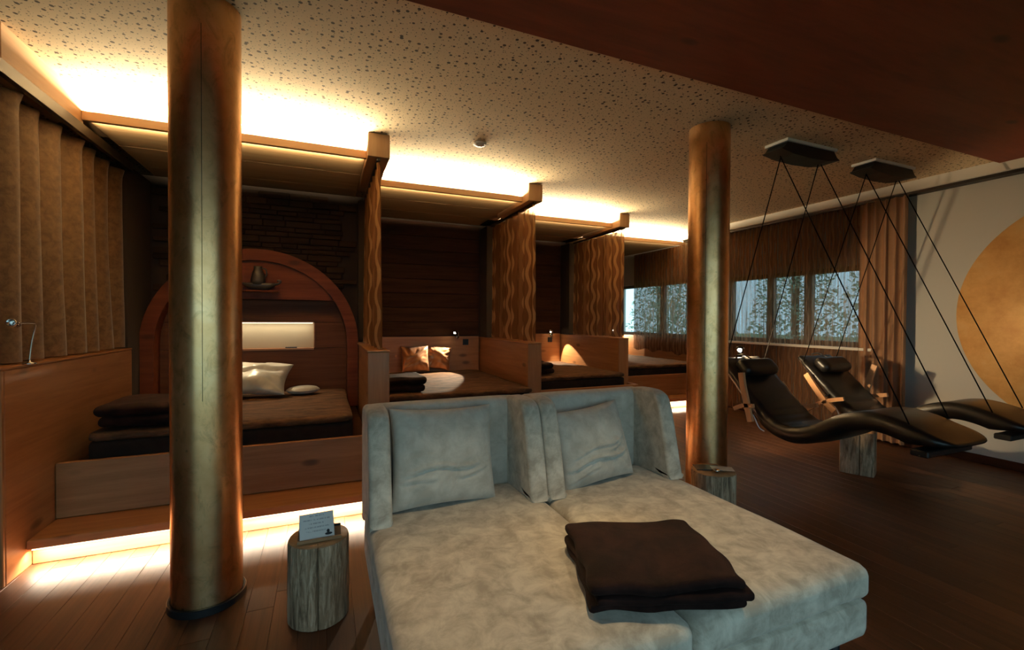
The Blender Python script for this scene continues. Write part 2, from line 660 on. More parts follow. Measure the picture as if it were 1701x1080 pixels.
def smooth_by_angle(o, deg=40):
    me = o.data
    bm = bmesh.new()
    bm.from_mesh(me)
    lim = math.radians(deg)
    for e in bm.edges:
        if len(e.link_faces) == 2 and e.calc_face_angle(0) > lim:
            e.smooth = False
    bm.to_mesh(me)
    bm.free()


def strip_mesh(name, path, width_vec, thick):
    """A bent strip: path is a list of points, width_vec its constant width direction."""
    path = [Vector(p) for p in path]
    wv = Vector(width_vec)
    V, Fc = [], []
    n = len(path)
    for i, p in enumerate(path):
        d = (path[min(n - 1, i + 1)] - path[max(0, i - 1)]).normalized()
        nrm = d.cross(wv.normalized()).normalized() * thick / 2
        for a, b in ((-1, -1), (1, -1), (1, 1), (-1, 1)):
            V.append(p + wv * (a * 0.5) + nrm * b)
    for i in range(n - 1):
        for k in range(4):
            k2 = (k + 1) % 4
            Fc.append((i * 4 + k, i * 4 + k2, (i + 1) * 4 + k2, (i + 1) * 4 + k))
    Fc.append((3, 2, 1, 0))
    Fc.append(tuple((n - 1) * 4 + k for k in range(4)))
    me = mesh(name, V, Fc)
    bm = bmesh.new()
    bm.from_mesh(me)
    bmesh.ops.recalc_face_normals(bm, faces=list(bm.faces))
    bm.to_mesh(me)
    bm.free()
    return me


def plate_strip(name, path, width, thick):
    """A bent flat strip standing in a plane of constant x, its broad face towards +-x."""
    V, Fc = [], []
    n = len(path)
    for i, p in enumerate(path):
        d = (path[min(n - 1, i + 1)] - path[max(0, i - 1)]).normalized()
        nr = Vector((0, -d.z, d.y)) * width / 2
        for a, b in ((-1, -1), (1, -1), (1, 1), (-1, 1)):
            V.append(p + nr * a + Vector((thick / 2 * b, 0, 0)))
    for i in range(n - 1):
        for k in range(4):
            k2 = (k + 1) % 4
            Fc.append((i * 4 + k, i * 4 + k2, (i + 1) * 4 + k2, (i + 1) * 4 + k))
    Fc.append((3, 2, 1, 0))
    Fc.append(tuple((n - 1) * 4 + k for k in range(4)))
    me = mesh(name, V, Fc)
    bm = bmesh.new()
    bm.from_mesh(me)
    bmesh.ops.recalc_face_normals(bm, faces=list(bm.faces))
    bm.to_mesh(me)
    bm.free()
    return me


def spline(pts, n=8):
    """Catmull-Rom through the points."""
    P = [Vector(p) for p in pts]
    out = []
    for i in range(len(P) - 1):
        p0, p1, p2, p3 = P[max(0, i - 1)], P[i], P[i + 1], P[min(len(P) - 1, i + 2)]
        for k in range(n):
            s = k / n
            out.append(0.5 * ((2 * p1) + (p2 - p0) * s + (2 * p0 - 5 * p1 + 4 * p2 - p3) * s * s + (3 * p1 - p0 - 3 * p2 + p3) * s ** 3))
    out.append(P[-1])
    return out


def curtain(name, a, b, z0, z1, folds, amp, mat, parent=None, nz=26, per=10, seed=0.0, flare=0.0, hem=0.0, gather=1.0, width=None, topf=None):
    """Pleated cloth hanging between floor points a and b (its rail), real cloth length in the UVs."""
    a, b = Vector((a[0], a[1], 0)), Vector((b[0], b[1], 0))
    d = (b - a)
    L = d.length
    d = d / L
    nrm = Vector((-d.y, d.x, 0))
    ns = folds * per
    V, UV, Fc = [], [], []
    cloth = (width or L * 1.7)
    for j in range(nz + 1):
        tz = j / nz
        for i in range(ns + 1):
            s = i / ns
            ph = 2 * PI * folds * s + 1.3 * noise.noise(Vector((s * 5, seed, 0))) + 0.5 * noise.noise(Vector((s * 4, seed + 5, tz * 1.5)))
            am = amp * (0.75 + 0.5 * noise.noise(Vector((s * 7, seed + 2, tz * 0.8))))
            am *= 0.65 + 0.35 * (1 - tz) + 0.25 * math.exp(-((1 - tz) / 0.03) ** 2)
            q = a + d * (s * L + amp * 0.25 * math.cos(ph * 1.0 + 1.0)) + nrm * (am * math.sin(ph) + flare * (1 - tz) * (s - 0.5))
            ztop = z1 if topf is None else topf(s)
            z = z0 + (ztop - z0) * tz + (hem * noise.noise(Vector((s * 9, seed, 3.3))) if j == 0 else 0)
            V.append((q.x, q.y, z))
            UV.append((s * cloth, z))
    w = ns + 1
    for j in range(nz):
        for i in range(ns):
            Fc.append((j * w + i, j * w + i + 1, (j + 1) * w + i + 1, (j + 1) * w + i))
    me = mesh(name, V, Fc, True, UV)
    return link(name, me, mat, parent)


# ================================================================== the room
ZC = 2.60                                   # main ceiling
XW = 5.35                                   # window wall
XL, YN = -3.0, -1.35                         # far side wall and the glazed wall behind the camera
YFAR = 7.8
XD = [(-1.52, -1.365), (0.285, 0.44), (1.86, 2.012), (3.44, 3.592)]     # partitions
YF = [2.78, 3.41, 4.05, 4.73]                                           # their front ends
XA = [(-1.365, 0.285), (0.44, 1.86), (2.012, 3.44), (3.592, 5.35)]      # bed alcoves
FY = [3.53, 4.20, 4.89, 5.60]                                           # cove fascias
YB = [4.80, 5.62, 6.30, 7.44]                                           # alcove back walls
BY = [3.21, 3.86, 4.53, 5.20]                                           # bed front boards
PLACE = ['arched alcove beside the left gold column', 'second alcove with copper pillows', 'third alcove along the row', 'far alcove beside the window']

# floor: a base slab and single oak planks running towards the alcoves
floor = tag(box('floor', (XL, XW + 0.2), (YN, YFAR), (-0.12, -0.004), 'oak_floor', bevel=0), kind='structure')
PW = 0.105
plank_me = {}
x = -2.2
ip = 0
while x < XW:
    w = min(PW, XW - x)
    y = 0.2 - random.random() * 1.6
    while y < 5.25:
        ln = random.choice((1.25, 1.6, 1.95, 2.3))
        key = (round(w, 3), ln)
        if key not in plank_me:
            plank_me[key] = box_mesh('plank', w - 0.0014, ln - 0.0014, 0.004, 0.0008)
        x_in_view = (x + w) > -0.52 * (y + ln) - 0.3 and x < 3.3 * (y + ln)
        bed_hides = any(xa[0] <= x and x + w <= xa[1] and y > by + 0.1 for xa, by in zip(XA, BY))
        if x_in_view and not bed_hides and y + ln > 0.45:
            link('plank', plank_me[key], 'oak_floor', floor, (x + w / 2, y + ln / 2, -0.002))
            ip += 1
        y += ln
    x += PW

tag(box('ceiling', (XL, XW + 0.2), (YN, YFAR), (ZC, ZC + 0.15), 'perforated_ceiling', bevel=0), kind='structure')
# dropped timber soffit over the near side of the room
soffit = tag(box('ceiling_soffit', (XL, 5.03), (YN, 1.852), (2.53, 2.599), 'soffit_wood', bevel=0.003), 'dark reddish timber soffit panel dropped below the dotted ceiling', 'soffit', kind='structure')

# side wall and the wall beside the first partition
tag(box('wall_left', (XL - 0.15, XL), (YN - 0.15, YFAR), (-0.12, ZC + 0.15), 'outer_wall', bevel=0), kind='structure')
tag(box('wall_alcove_side', (XL, -1.62), (3.0, 3.1), (0, ZC), 'outer_wall', bevel=0), kind='structure')
tag(box('wall_far', (XL, XW + 0.2), (YFAR, YFAR + 0.15), (-0.12, ZC + 0.15), 'dark_wall', bevel=0), kind='structure')


def wall_with_openings(name, along, fixed, lo, hi, z0, z1, opens, mat):
    """A wall along an axis ('x' or 'y') with rectangular openings cut from it, as one mesh."""
    bm = bmesh.new()

    def add(a0, a1, c0, c1):
        if a1 - a0 < 1e-4 or c1 - c0 < 1e-4:
            return
        r = bmesh.ops.create_cube(bm, size=1.0)
        for v in r['verts']:
            aa = (a0 + a1) / 2 + v.co.x * (a1 - a0)
            ff = (fixed[0] + fixed[1]) / 2 + v.co.y * (fixed[1] - fixed[0])
            zz = (c0 + c1) / 2 + v.co.z * (c1 - c0)
            v.co = Vector((aa, ff, zz)) if along == 'x' else Vector((ff, aa, zz))
    cur = lo
    for (a0, a1, c0, c1) in sorted(opens):
        add(cur, a0, z0, z1)
        add(a0, a1, z0, c0)
        add(a0, a1, c1, z1)
        cur = a1
    add(cur, hi, z0, z1)
    bmesh.ops.recalc_face_normals(bm, faces=list(bm.faces))
    me = bpy.data.meshes.new(name)
    bm.to_mesh(me)
    bm.free()
    return tag(link(name, me, mat), kind='structure')


W1 = (2.92, 4.80, 0.96, 1.86)
W2 = (5.45, 7.41, 0.96, 1.90)
wall_with_openings('wall_window', 'y', (XW, XW + 0.2), YN, YFAR, -0.12, ZC + 0.15, [W1, W2], 'wall_paint')
BD = (-2.4, 2.8, 0.10, 2.15)
wall_with_openings('wall_glazed', 'x', (YN - 0.15, YN), XL, XW + 0.2, -0.12, ZC + 0.15, [BD], 'outer_wall')


def window(name, along, fixed, o, panes, label):
    root = empty(name, ((fixed, (o[0] + o[1]) / 2, o[2]) if along == 'y' else ((o[0] + o[1]) / 2, fixed, o[2])), kind='structure')

    def bx(nm, a0, a1, c0, c1, d, mat, bev=0.004):
        if along == 'y':
            return box(nm, (fixed - d, fixed + d), (a0, a1), (c0, c1), mat, root, bev)
        return box(nm, (a0, a1), (fixed - d, fixed + d), (c0, c1), mat, root, bev)
    a0, a1, c0, c1 = o
    fwd = 0.055
    bx('window_frame', a0, a1, c0, c0 + fwd, 0.035, 'window_frame')
    bx('window_frame', a0, a1, c1 - fwd, c1, 0.035, 'window_frame')
    cuts = [a0] + panes + [a1]
    for i, q in enumerate(cuts):
        if i == 0:
            bx('window_frame', q, q + fwd, c0 + fwd, c1 - fwd, 0.035, 'window_frame')
        elif i == len(cuts) - 1:
            bx('window_frame', q - fwd, q, c0 + fwd, c1 - fwd, 0.035, 'window_frame')
        else:
            bx('mullion', q - 0.045, q + 0.045, c0 + fwd, c1 - fwd, 0.035, 'window_frame')
    for i in range(len(cuts) - 1):
        bx('pane', cuts[i] + 0.03, cuts[i + 1] - 0.03, c0 + 0.03, c1 - 0.03, 0.004, 'window_glass', 0)
    return root


win1 = window('window_1', 'y', XW + 0.09, W1, [3.65, 4.15], '')
win2 = window('window_2', 'y', XW + 0.09, W2, [6.2], '')
window('window_3', 'x', YN - 0.06, BD, [-1.1, 0.2, 1.5], '')
box('window_sill', (XW - 0.10, XW + 0.05), (W1[0] - 0.05, W1[1] + 0.05), (0.93, 0.96), 'white_paint', win1)
# wainscot below the far window
tag(box('trim_2', (XW - 0.02, XW), (4.95, YB[3]), (0.0, 0.955), 'spruce_y', bevel=0.003), kind='structure')

# white cornice box, a black strip as its shadow line and curtain rail, and the skirting
cornice = tag(box('trim_1', (XW - 0.14, XW), (YN, 5.58), (2.505, 2.60), 'white_paint', bevel=0.003), kind='structure')
box('shadow_strip', (XW - 0.10, XW - 0.001), (YN, 5.55), (2.48, 2.505), 'track_black', cornice, bevel=0)
tag(box('baseboard_window_wall', (XW - 0.02, XW), (YN, 4.94), (0.0, 0.072), 'dark_wood_y', bevel=0.003), kind='structure')
tag(box('baseboard_glazed_wall', (XL, XW), (YN, YN + 0.02), (0.0, 0.072), 'dark_wood_x', bevel=0.003), kind='structure')

# ------------------------------------------------------------------ alcoves
WHICH = ['nearest', 'second', 'third', 'farthest']
for i in range(4):
    xa, yb, fy = XA[i], YB[i], FY[i]
    # back wall and its boards / stones
    wl = tag(box('wall_alcove_back', (xa[0] - 0.1, xa[1] + 0.1), (yb, yb + 0.06), (0, 2.474), 'dark_wall', bevel=0), kind='structure')
    if i > 0:
        z = 1.03
        hgt = 0.178
        while z < 2.46:
            h2 = min(hgt, 2.473 - z)
            if h2 > 0.03:
                me = box_mesh('plank', xa[1] - xa[0] - 0.002, 0.022, h2 - 0.005, 0.005)
                link('plank', me, 'dark_wood_x', wl, ((xa[0] + xa[1]) / 2, yb - 0.012, z + h2 / 2))
            z += hgt
        hb = tag(box('headboard_panel', (xa[0] + 0.001, xa[1] - 0.001), (yb - 0.035, yb - 0.001), (0.30, 1.025), 'spruce_x', bevel=0.004),
                 'spruce headboard panel behind the bed of the ' + PLACE[i], 'headboard')
    else:
        stone_me = []
        for k in range(14):
            sx, sz = (0.13, 0.17, 0.21, 0.26, 0.31, 0.19, 0.23)[k % 7], (0.046, 0.062)[k // 7]
            dd = 0.026 + 0.014 * random.random()
            me = box_mesh('stone', sx - 0.004, dd, sz - 0.004, 0.005)
            for v in me.vertices:
                if v.co.y < 0:
                    v.co.y += 0.012 * noise.noise(Vector((v.co.x * 9, k, v.co.z * 30)))
            stone_me.append((sx, sz, me))
        z = 1.0
        row = 0
        while z < 2.44:
            r2 = random.random() < 0.5
            sz = 0.046 if r2 else 0.062
            if z + sz > 2.473:
                break
            x = xa[0] - random.random() * 0.15
            while x < xa[1]:
                k = random.randrange(7) + (0 if r2 else 7)
                sx, _, me = stone_me[k]
                cx, cz = x + sx / 2, z + sz / 2
                inside_arch = math.hypot(cx + 0.555, cz - 1.01) < 0.76
                if not inside_arch and xa[0] - 0.02 < cx - sx / 2 and cx + sx / 2 < xa[1] + 0.02:
                    o = link('stone', me, 'slate', wl, (cx, yb - 0.008 - 0.012 * random.random(), cz))
                x += sx
            z += sz
            row += 1
    # alcove ceiling boards
    ce = tag(box('ceiling_alcove', (xa[0], xa[1]), (fy + 0.03, yb + 0.05), (2.485, 2.495), 'dark_wall', bevel=0), kind='structure')
    y = fy + 0.03
    while y < yb - 0.01:
        wd = min(0.48, yb - y)
        me = box_mesh('plank', xa[1] - xa[0] - 0.003, wd - 0.006, 0.012, 0.004)
        link('plank', me, 'cove_wood', ce, ((xa[0] + xa[1]) / 2, y + wd / 2, 2.479))
        y += wd
    # cove fascia with its light strip, and a hidden light added for the glow below
    fa = tag(box('cove_fascia', xa, (fy, fy + 0.03), (2.445, 2.502), 'pale_spruce_x', bevel=0.003),
             'narrow spruce cove board with hidden lighting above the ' + PLACE[i], 'cove board')
    L = xa[1] - xa[0] - 0.04
    cxm = (xa[0] + xa[1]) / 2
    box('light_strip', (xa[0] + 0.02, xa[1] - 0.02), (fy + 0.085, fy + 0.105), (2.4955, 2.500), 'led_diffuser', fa, bevel=0)
    area_strip('cove_light', (cxm, fy + 0.095, 2.502), L, 0.02, COVE_W * L, (PI, 0, 0))
    area_strip('added_glow_light', (cxm, fy + 0.032, 2.460), L, 0.018, ADDED_GLOW_W * L, (math.radians(108), 0, 0), WARM, 42)
    tag(box('wall_cove_back', xa, (fy + 0.42, fy + 0.44), (2.495, ZC), 'white_paint', bevel=0), kind='structure')

# partitions: low timber wall, beam under the ceiling, wave-patterned curtain between them
PLAB = ['at the photo\'s left edge beside the arched alcove', 'between the arched alcove and the second alcove',
        'between the second and the third alcove', 'between the third alcove and the window alcove']
for i in range(4):
    xd, yf = XD[i], YF[i]
    yend = [4.28, YB[1], YB[2], YB[3]][i]
    lw = empty('low_partition', ((xd[0] + xd[1]) / 2, yf, 0), 'waist-high spruce partition ' + PLAB[i], 'partition')
    box('side_panel', (xd[0] + 0.012, xd[1]), (yf + 0.022, yend), (0, 1.0), 'spruce_y', lw)
    box('end_panel', (xd[0], xd[1] + 0.0), (yf, yf + 0.02), (0, 1.0), 'spruce_z', lw)
    box('cap_board', (xd[0] - 0.004, xd[1] + 0.004), (yf - 0.003, yend), (1.0, 1.014), 'spruce_y', lw)
    bm_ = empty('ceiling_beam', ((xd[0] + xd[1]) / 2, yf, 2.42), 'short spruce beam under the ceiling ' + PLAB[i], 'beam')
    box('beam_body', (xd[0], xd[1]), (yf + 0.02, FY[i] + 0.03), (2.425, 2.598), 'pale_spruce_y', bm_)
    box('beam_tail', (xd[0], xd[1]), (FY[i] + 0.03, FY[i] + 0.45), (2.497, 2.598), 'pale_spruce_y', bm_)
    box('beam_end', (xd[0], xd[1]), (yf, yf + 0.02), (2.425, 2.598), 'pale_spruce_z', bm_)
    xc = (xd[0] + xd[1]) / 2
    # full-height wall that closes the back half of the partition
    y0w = yf + (1.30 if i else 1.52)
    y1w = max(YB[i], YB[min(i + 1, 3)] if i < 3 else YB[3])
    if i == 0:
        tag(box('wall_partition', (xd[0], xd[1] - 0.03), (y0w, 4.9), (0, 2.42), 'dark_wall', bevel=0), kind='structure')
    else:
        tag(box('wall_partition', (xd[0] + 0.02, xd[1] - 0.02), (y0w, YB[i] + 0.05), (1.016, 2.42), 'dark_wall', bevel=0), kind='structure')

# left drape and divider curtains
rail = tag(box('curtain_rail', (-1.385, -1.355), (2.70, 4.30), (2.358, 2.424), 'track_black', bevel=0.003), 'black curtain rail above the thick drape at the left edge', 'curtain rail')
curtain('curtain', (-1.46, 2.62), (-1.46, 4.30), 1.022, 2.355, 8, 0.085, 'gold_drape', None, seed=3.0, width=2.6)
tag(bpy.data.objects['curtain'], 'thick golden brown drape hanging above the partition at the left edge', 'curtain')
cl = ['narrow wave-patterned curtain between the arched alcove and the second alcove',
      'wave-patterned curtain between the second and third alcoves',
      'wave-patterned curtain between the third alcove and the window alcove']
for i in (1, 2, 3):
    xc = (XD[i][0] + XD[i][1]) / 2
    o = curtain('curtain', (xc + 0.01, YF[i] + 0.02), (xc + 0.01, YF[i] + 1.26), 1.022, 2.40, 7, 0.036, 'wave_curtain', None, seed=i * 7.0 + 1, width=2.2, flare=0.02)
    tag(o, cl[i - 1], 'curtain')
    tag(box('curtain_rail', (xc - 0.012, xc + 0.012), (YF[i] + 0.01, YF[i] + 1.27), (2.402, 2.424), 'track_black', bevel=0.002), 'slim dark curtain rail under the beam ' + PLAB[i], 'curtain rail')

# built-in beds
for i in range(4):
    xa, by = XA[i], BY[i]
    x0, x1 = xa[0] + 0.002, (XD[i + 1][1] if i < 3 else XW - 0.115)
    bed = empty('built_in_bed', ((x0 + x1) / 2, by, 0), 'built-in spruce bed base in the ' + PLACE[i], 'bed')
    xin = xa[1] - 0.002
    box('front_board', (x0, x1), (by, by + 0.03), (0.142, 0.447), 'spruce_x', bed)
    box('slatted_base', (x0 + 0.01, xin - 0.01), (by + 0.032, YB[i] - 0.04), (0.142, 0.40), 'dark_wood_x', bed, bevel=0)
    st = box('step_board', (x0, x1), (by - 0.262, by + 0.03), (0.094, 0.140), 'spruce_x', bed)
    box('plinth', (x0, x1), (by - 0.215, by - 0.19), (0.0, 0.093), 'spruce_x', bed)
    box('light_strip', (x0 + 0.02, x1 - 0.02), (by - 0.260, by - 0.248), (0.0895, 0.0938), 'led_diffuser', bed, bevel=0)
    L = x1 - x0 - 0.04
    area_strip('step_light', ((x0 + x1) / 2, by - 0.254, 0.088), L, 0.016, STEP_W * L, (0, 0, 0), (1.0, 0.86, 0.64), 156)
    if i < 3:
        box('return_board', (x1 - 0.028, x1), (by + 0.032, YF[i + 1] - 0.004), (0.142, 0.447), 'spruce_y', bed)
    mx0 = xa[0] + (0.115 if i == 0 else 0.02)
    mx1 = (0.18 if i == 0 else xa[1] - 0.012)
    mt = empty('mattress', ((mx0 + mx1) / 2, (by + YB[i]) / 2, 0.40), 'dark mattress with a brown plush cover in the ' + PLACE[i], 'mattress')
    yb = YB[i] - (0.29 if i == 0 else 0.045)
    soft('mattress_body', (mx0, mx1), (by + 0.045, yb), (0.402, 0.545), 'mattress_dark', mt, r=0.035, n=12)
    soft('plush_cover', (mx0 + 0.002, mx1 - 0.002), (by + 0.042, yb - 0.005), (0.535, 0.592), 'fur_brown', mt, r=0.03, n=26, amp=0.008, freq=5.0, seed=i * 3.0)

# ------------------------------------------------------------------ arched headboard with lit niche (first alcove)
AX, AZ, RO, RI = -0.555, 1.01, 0.848, 0.748
AY0, AY1 = 4.53, 4.79
arch = empty('arched_headboard', (AX, AY0, 0.4), 'red-brown wooden arched headboard surround with a lit niche', 'headboard')


def arch_ring(name, ro, ri, y0, y1, zfoot, mat, parent, seg=40):
    pts_o, pts_i = [], []
    pts_o.append((AX - ro, zfoot))
    pts_i.append((AX - ri, zfoot))
    for k in range(seg + 1):
        a = PI - PI * k / seg
        pts_o.append((AX + ro * math.cos(a), AZ + ro * math.sin(a)))
        pts_i.append((AX + ri * math.cos(a), AZ + ri * math.sin(a)))
    pts_o.append((AX + ro, zfoot))
    pts_i.append((AX + ri, zfoot))
    V, Fc = [], []
    n = len(pts_o)
    for (po, pi) in zip(pts_o, pts_i):
        V += [(po[0], y0, po[1]), (pi[0], y0, pi[1]), (pi[0], y1, pi[1]), (po[0], y1, po[1])]
    for k in range(n - 1):
        for q in range(4):
            q2 = (q + 1) % 4
            Fc.append((k * 4 + q, k * 4 + q2, (k + 1) * 4 + q2, (k + 1) * 4 + q))
    Fc.append((0, 1, 2, 3))
    Fc.append(tuple((n - 1) * 4 + q for q in (3, 2, 1, 0)))
    return link(name, mesh(name, V, Fc), mat, parent)


def half_disc(name, r, zmin, y0, y1, mat, parent, seg=32):
    a0 = math.asin((zmin - AZ) / r)
    pr = [(AX + r * math.cos(a0 + (PI - 2 * a0) * k / seg), AZ + r * math.sin(a0 + (PI - 2 * a0) * k / seg)) for k in range(seg + 1)]
    n = len(pr)
    V = [(p[0], y0, p[1]) for p in pr] + [(p[0], y1, p[1]) for p in pr]
    Fc = [tuple(range(n)), tuple(range(2 * n - 1, n - 1, -1))]
    for k in range(n):
        k2 = (k + 1) % n
        Fc.append((k, n + k, n + k2, k2))
    return link(name, mesh(name, V, Fc), mat, parent)


arch_ring('arch_frame', RO, RI, AY0, AY1, 0.41, 'arch_wood', arch)
half_disc('tympanum', RI - 0.002, 1.415, AY0 + 0.03, AY0 + 0.075, 'arch_wood', arch)
# back panel with the niche left open
NX0, NX1, NZ0, NZ1 = -0.98, -0.100, 0.965, 1.205
yp = AY0 + 0.155
bp = empty('unused', (0, 0, 0))
bpy.data.objects.remove(bp)
for nm, xx, zz in (('back_board', (AX - RI, AX + RI), (NZ1 + 0.002, 1.414)), ('back_board', (AX - RI, NX0), (NZ0, NZ1)),
                   ('back_board', (NX1, AX + RI), (NZ0, NZ1)), ('back_board', (AX - RI, AX + RI), (0.41, NZ0 - 0.002))):
    box(nm, xx, (yp, yp + 0.025), zz, 'arch_back_wood', arch, bevel=0.002)
nb = box('niche_back', (NX0, NX1), (yp + 0.085, yp + 0.095), (NZ0, NZ1), 'niche_paint', arch, bevel=0)
box('niche_shelf', (NX0, NX1), (yp - 0.012, yp + 0.085), (NZ0 - 0.018, NZ0), 'spruce_x', arch, bevel=0.002)
box('niche_top', (NX0, NX1), (yp + 0.0, yp + 0.085), (NZ1, NZ1 + 0.012), 'spruce_x', arch, bevel=0.002)
box('niche_side', (NX1, NX1 + 0.012), (yp, yp + 0.085), (NZ0, NZ1), 'spruce_z', arch, bevel=0.002)
box('niche_side', (NX0 - 0.012, NX0), (yp, yp + 0.085), (NZ0, NZ1), 'spruce_z', arch, bevel=0.002)
box('light_strip', (NX0 + 0.01, NX1 - 0.01), (yp + 0.012, yp + 0.024), (NZ1 - 0.006, NZ1 - 0.001), 'led_diffuser', arch, bevel=0)
area_strip('niche_light', ((NX0 + NX1) / 2, yp + 0.018, NZ1 - 0.008), NX1 - NX0 - 0.03, 0.012, 1.3, (math.radians(8), 0, 0), (1.0, 0.84, 0.58))
# reading light over the pillow, hidden under the tympanum board
spot('pillow_light', (-0.72, AY0 + 0.02, 1.40), (-0.46, 4.10, 0.6), 18.0, 66, (1.0, 0.82, 0.55), 0.5)
rl = empty('recessed_light', (-0.72, AY0 + 0.05, 1.40), 'small recessed light under the half-round board of the arch', 'light')
link('light_ring', lathe_mesh('light_ring', [(0.016, 0.0), (0.022, 0.0), (0.022, 0.012), (0.016, 0.012)], 20), 'chrome', rl, (-0.72, AY0 + 0.05, 1.402))
link('light_lens', lathe_mesh('light_lens', [(0.015, 0.004), (0.015, 0.010)], 16), 'bulb_glow', rl, (-0.72, AY0 + 0.05, 1.402))

# decorative oval dish with a small figure on a ledge of the tympanum
dl = tag(box('ledge', (-0.70, -0.38), (AY0 - 0.082, AY0 + 0.028), (1.478, 1.490), 'arch_wood', bevel=0.003), 'narrow ledge carrying the dish on the arched headboard', 'ledge')
dish = empty('oval_dish', (-0.535, AY0 - 0.01, 1.49), 'dark oval stoneware dish with handles on the arch ledge', 'dish')


def oval(r, z, a):
    return r * (1.0 if True else 0)


me = lathe_mesh('dish_bowl', [(0.05, 0.0), (0.085, 0.006), (0.12, 0.035), (0.135, 0.062), (0.128, 0.062), (0.11, 0.036), (0.07, 0.014), (0.0, 0.012)], 40)
for v in me.vertices:
    v.co.y *= 0.32
    v.co.z += 0.25 * (v.co.x ** 2)
link('dish_bowl', me, 'stoneware', dish, (-0.535, AY0 - 0.030, 1.491))
for sx in (-1, 1):
    tube('dish_handle', spline([(-0.535 + sx * 0.125, AY0 - 0.030, 1.545), (-0.535 + sx * 0.155, AY0 - 0.030, 1.555), (-0.535 + sx * 0.165, AY0 - 0.030, 1.578), (-0.535 + sx * 0.14, AY0 - 0.030, 1.578)], 5), 0.009, 'stoneware', dish)
vs = empty('small_jug', (-0.545, AY0 - 0.01, 1.53), 'small dark conical jug standing in the oval dish', 'jug')
link('jug_body', lathe_mesh('jug_body', [(0.034, 0.0), (0.054, 0.01), (0.058, 0.045), (0.046, 0.10), (0.030, 0.145), (0.034, 0.165), (0.027, 0.165), (0.0, 0.15)], 28), 'stoneware', vs, (-0.545, AY0 - 0.030, 1.535))
tube('jug_handle', spline([(-0.515, AY0 - 0.030, 1.685), (-0.484, AY0 - 0.030, 1.675), (-0.478, AY0 - 0.030, 1.63), (-0.496, AY0 - 0.030, 1.60)], 5), 0.006, 'stoneware', vs)
rm = empty('remote_control', (-0.29, yp + 0.02, NZ0), 'small black remote control lying in the lit niche', 'remote')
box('remote_body', (-0.345, -0.245), (yp - 0.004, yp + 0.03), (NZ0 + 0.001, NZ0 + 0.012), 'black_plastic', rm, bevel=0.003)
box('remote_keypad', (-0.335, -0.265), (yp + 0.002, yp + 0.024), (NZ0 + 0.012, NZ0 + 0.0135), 'chrome', rm, bevel=0)

# ------------------------------------------------------------------ pillows and blankets on the beds
def pillow(name, w, h, t_, loc, rot, mat, label, group=None, **kw):
    me = pillow_mesh(name, w, h, t_, **kw)
    o = link(name, me, mat, None, loc, rot)
    return tag(o, label, 'pillow', group)


pillow('pillow', 0.56, 0.40, 0.16, (-0.56, 4.28, 0.748), (math.radians(-58), math.radians(4), math.radians(-6)), 'cream_satin',
       'shiny crumpled cream pillow on the bed under the arch', seed=2.0, wr=0.035, pinch=0.10, creases=((0.1, 0.3, 0.02, 0.12, -0.8, 0.9),))
me = soft_mesh('round_cushion', 0.27, 0.20, 0.06, 0.03, 14)
for v in me.vertices:
    q = math.hypot(v.co.x / 0.135, v.co.y / 0.10)
    k = max(abs(v.co.x) / 0.135, abs(v.co.y) / 0.10)
    if q > 1e-6:
        v.co.x *= k / q
        v.co.y *= k / q
    v.co.z *= math.sqrt(max(0.05, 1 - (min(1, k)) ** 2)) * 1.15
tag(link('round_cushion', me, 'cream_satin', None, (-0.175, 4.24, 0.634), (0, 0, 0.2)), 'small flat oval cream cushion beside the crumpled pillow under the arch', 'cushion')
pillow('pillow', 0.34, 0.32, 0.13, (1.00, 5.43, 0.762), (math.radians(-14), 0, math.radians(4)), 'copper_satin', 'larger glossy copper pillow standing on the second bed', 'copper pillows on the second bed', seed=5.0, wr=0.022, creases=((0.0, 0.6, 0.02, 0.15, -0.9, 0.9),))
pillow('pillow', 0.32, 0.30, 0.12, (1.292, 5.49, 0.760), (math.radians(-14), math.radians(7), math.radians(-12)), 'copper_satin', 'glossy copper pillow half behind its twin, nearer the reading lamp', 'copper pillows on the second bed', seed=8.0, wr=0.022, creases=((0.1, -0.5, 0.02, 0.15, -0.9, 0.9),))


def blanket(name, x, y, z0, heights, mat, label, seed=0.0, rz=0.0, offs=None, n=22, fold=0.6, amp=0.008):
    cx, cy = (x[0] + x[1]) / 2, (y[0] + y[1]) / 2
    root = empty(name, (cx, cy, z0), label, 'blanket', rz=rz)
    z = z0
    R = Matrix.Rotation(rz, 3, 'Z')
    for k, h in enumerate(heights):
        dx, dy = (offs[k] if offs else (0, 0))
        me = soft_mesh('folded_layer', x[1] - x[0], y[1] - y[0], h, h * 0.49, n, amp=amp, freq=7.0, seed=seed + k * 4.1)
        # slack: the layers swell at the folded edge and sag at the loose one
        for v in me.vertices:
            s = v.co.y / (y[1] - y[0]) + 0.5
            v.co.z *= 1.0 - 0.28 * s * s * fold
            v.co.z += 0.012 * noise.noise(Vector((v.co.x * 5 + seed, v.co.y * 5, k * 3.0)))
            v.co.x += 0.018 * noise.noise(Vector((v.co.y * 9 + seed, k * 2.0, 1.0)))
            v.co.y += 0.018 * noise.noise(Vector((v.co.x * 9 + seed, k * 2.0, 7.0)))
        p = Vector((cx, cy, 0)) + R @ Vector((dx, dy, 0))
        link('folded_layer', me, mat, root, (p.x, p.y, z + h / 2), (0, 0, rz))
        z += h * 0.90
    return root


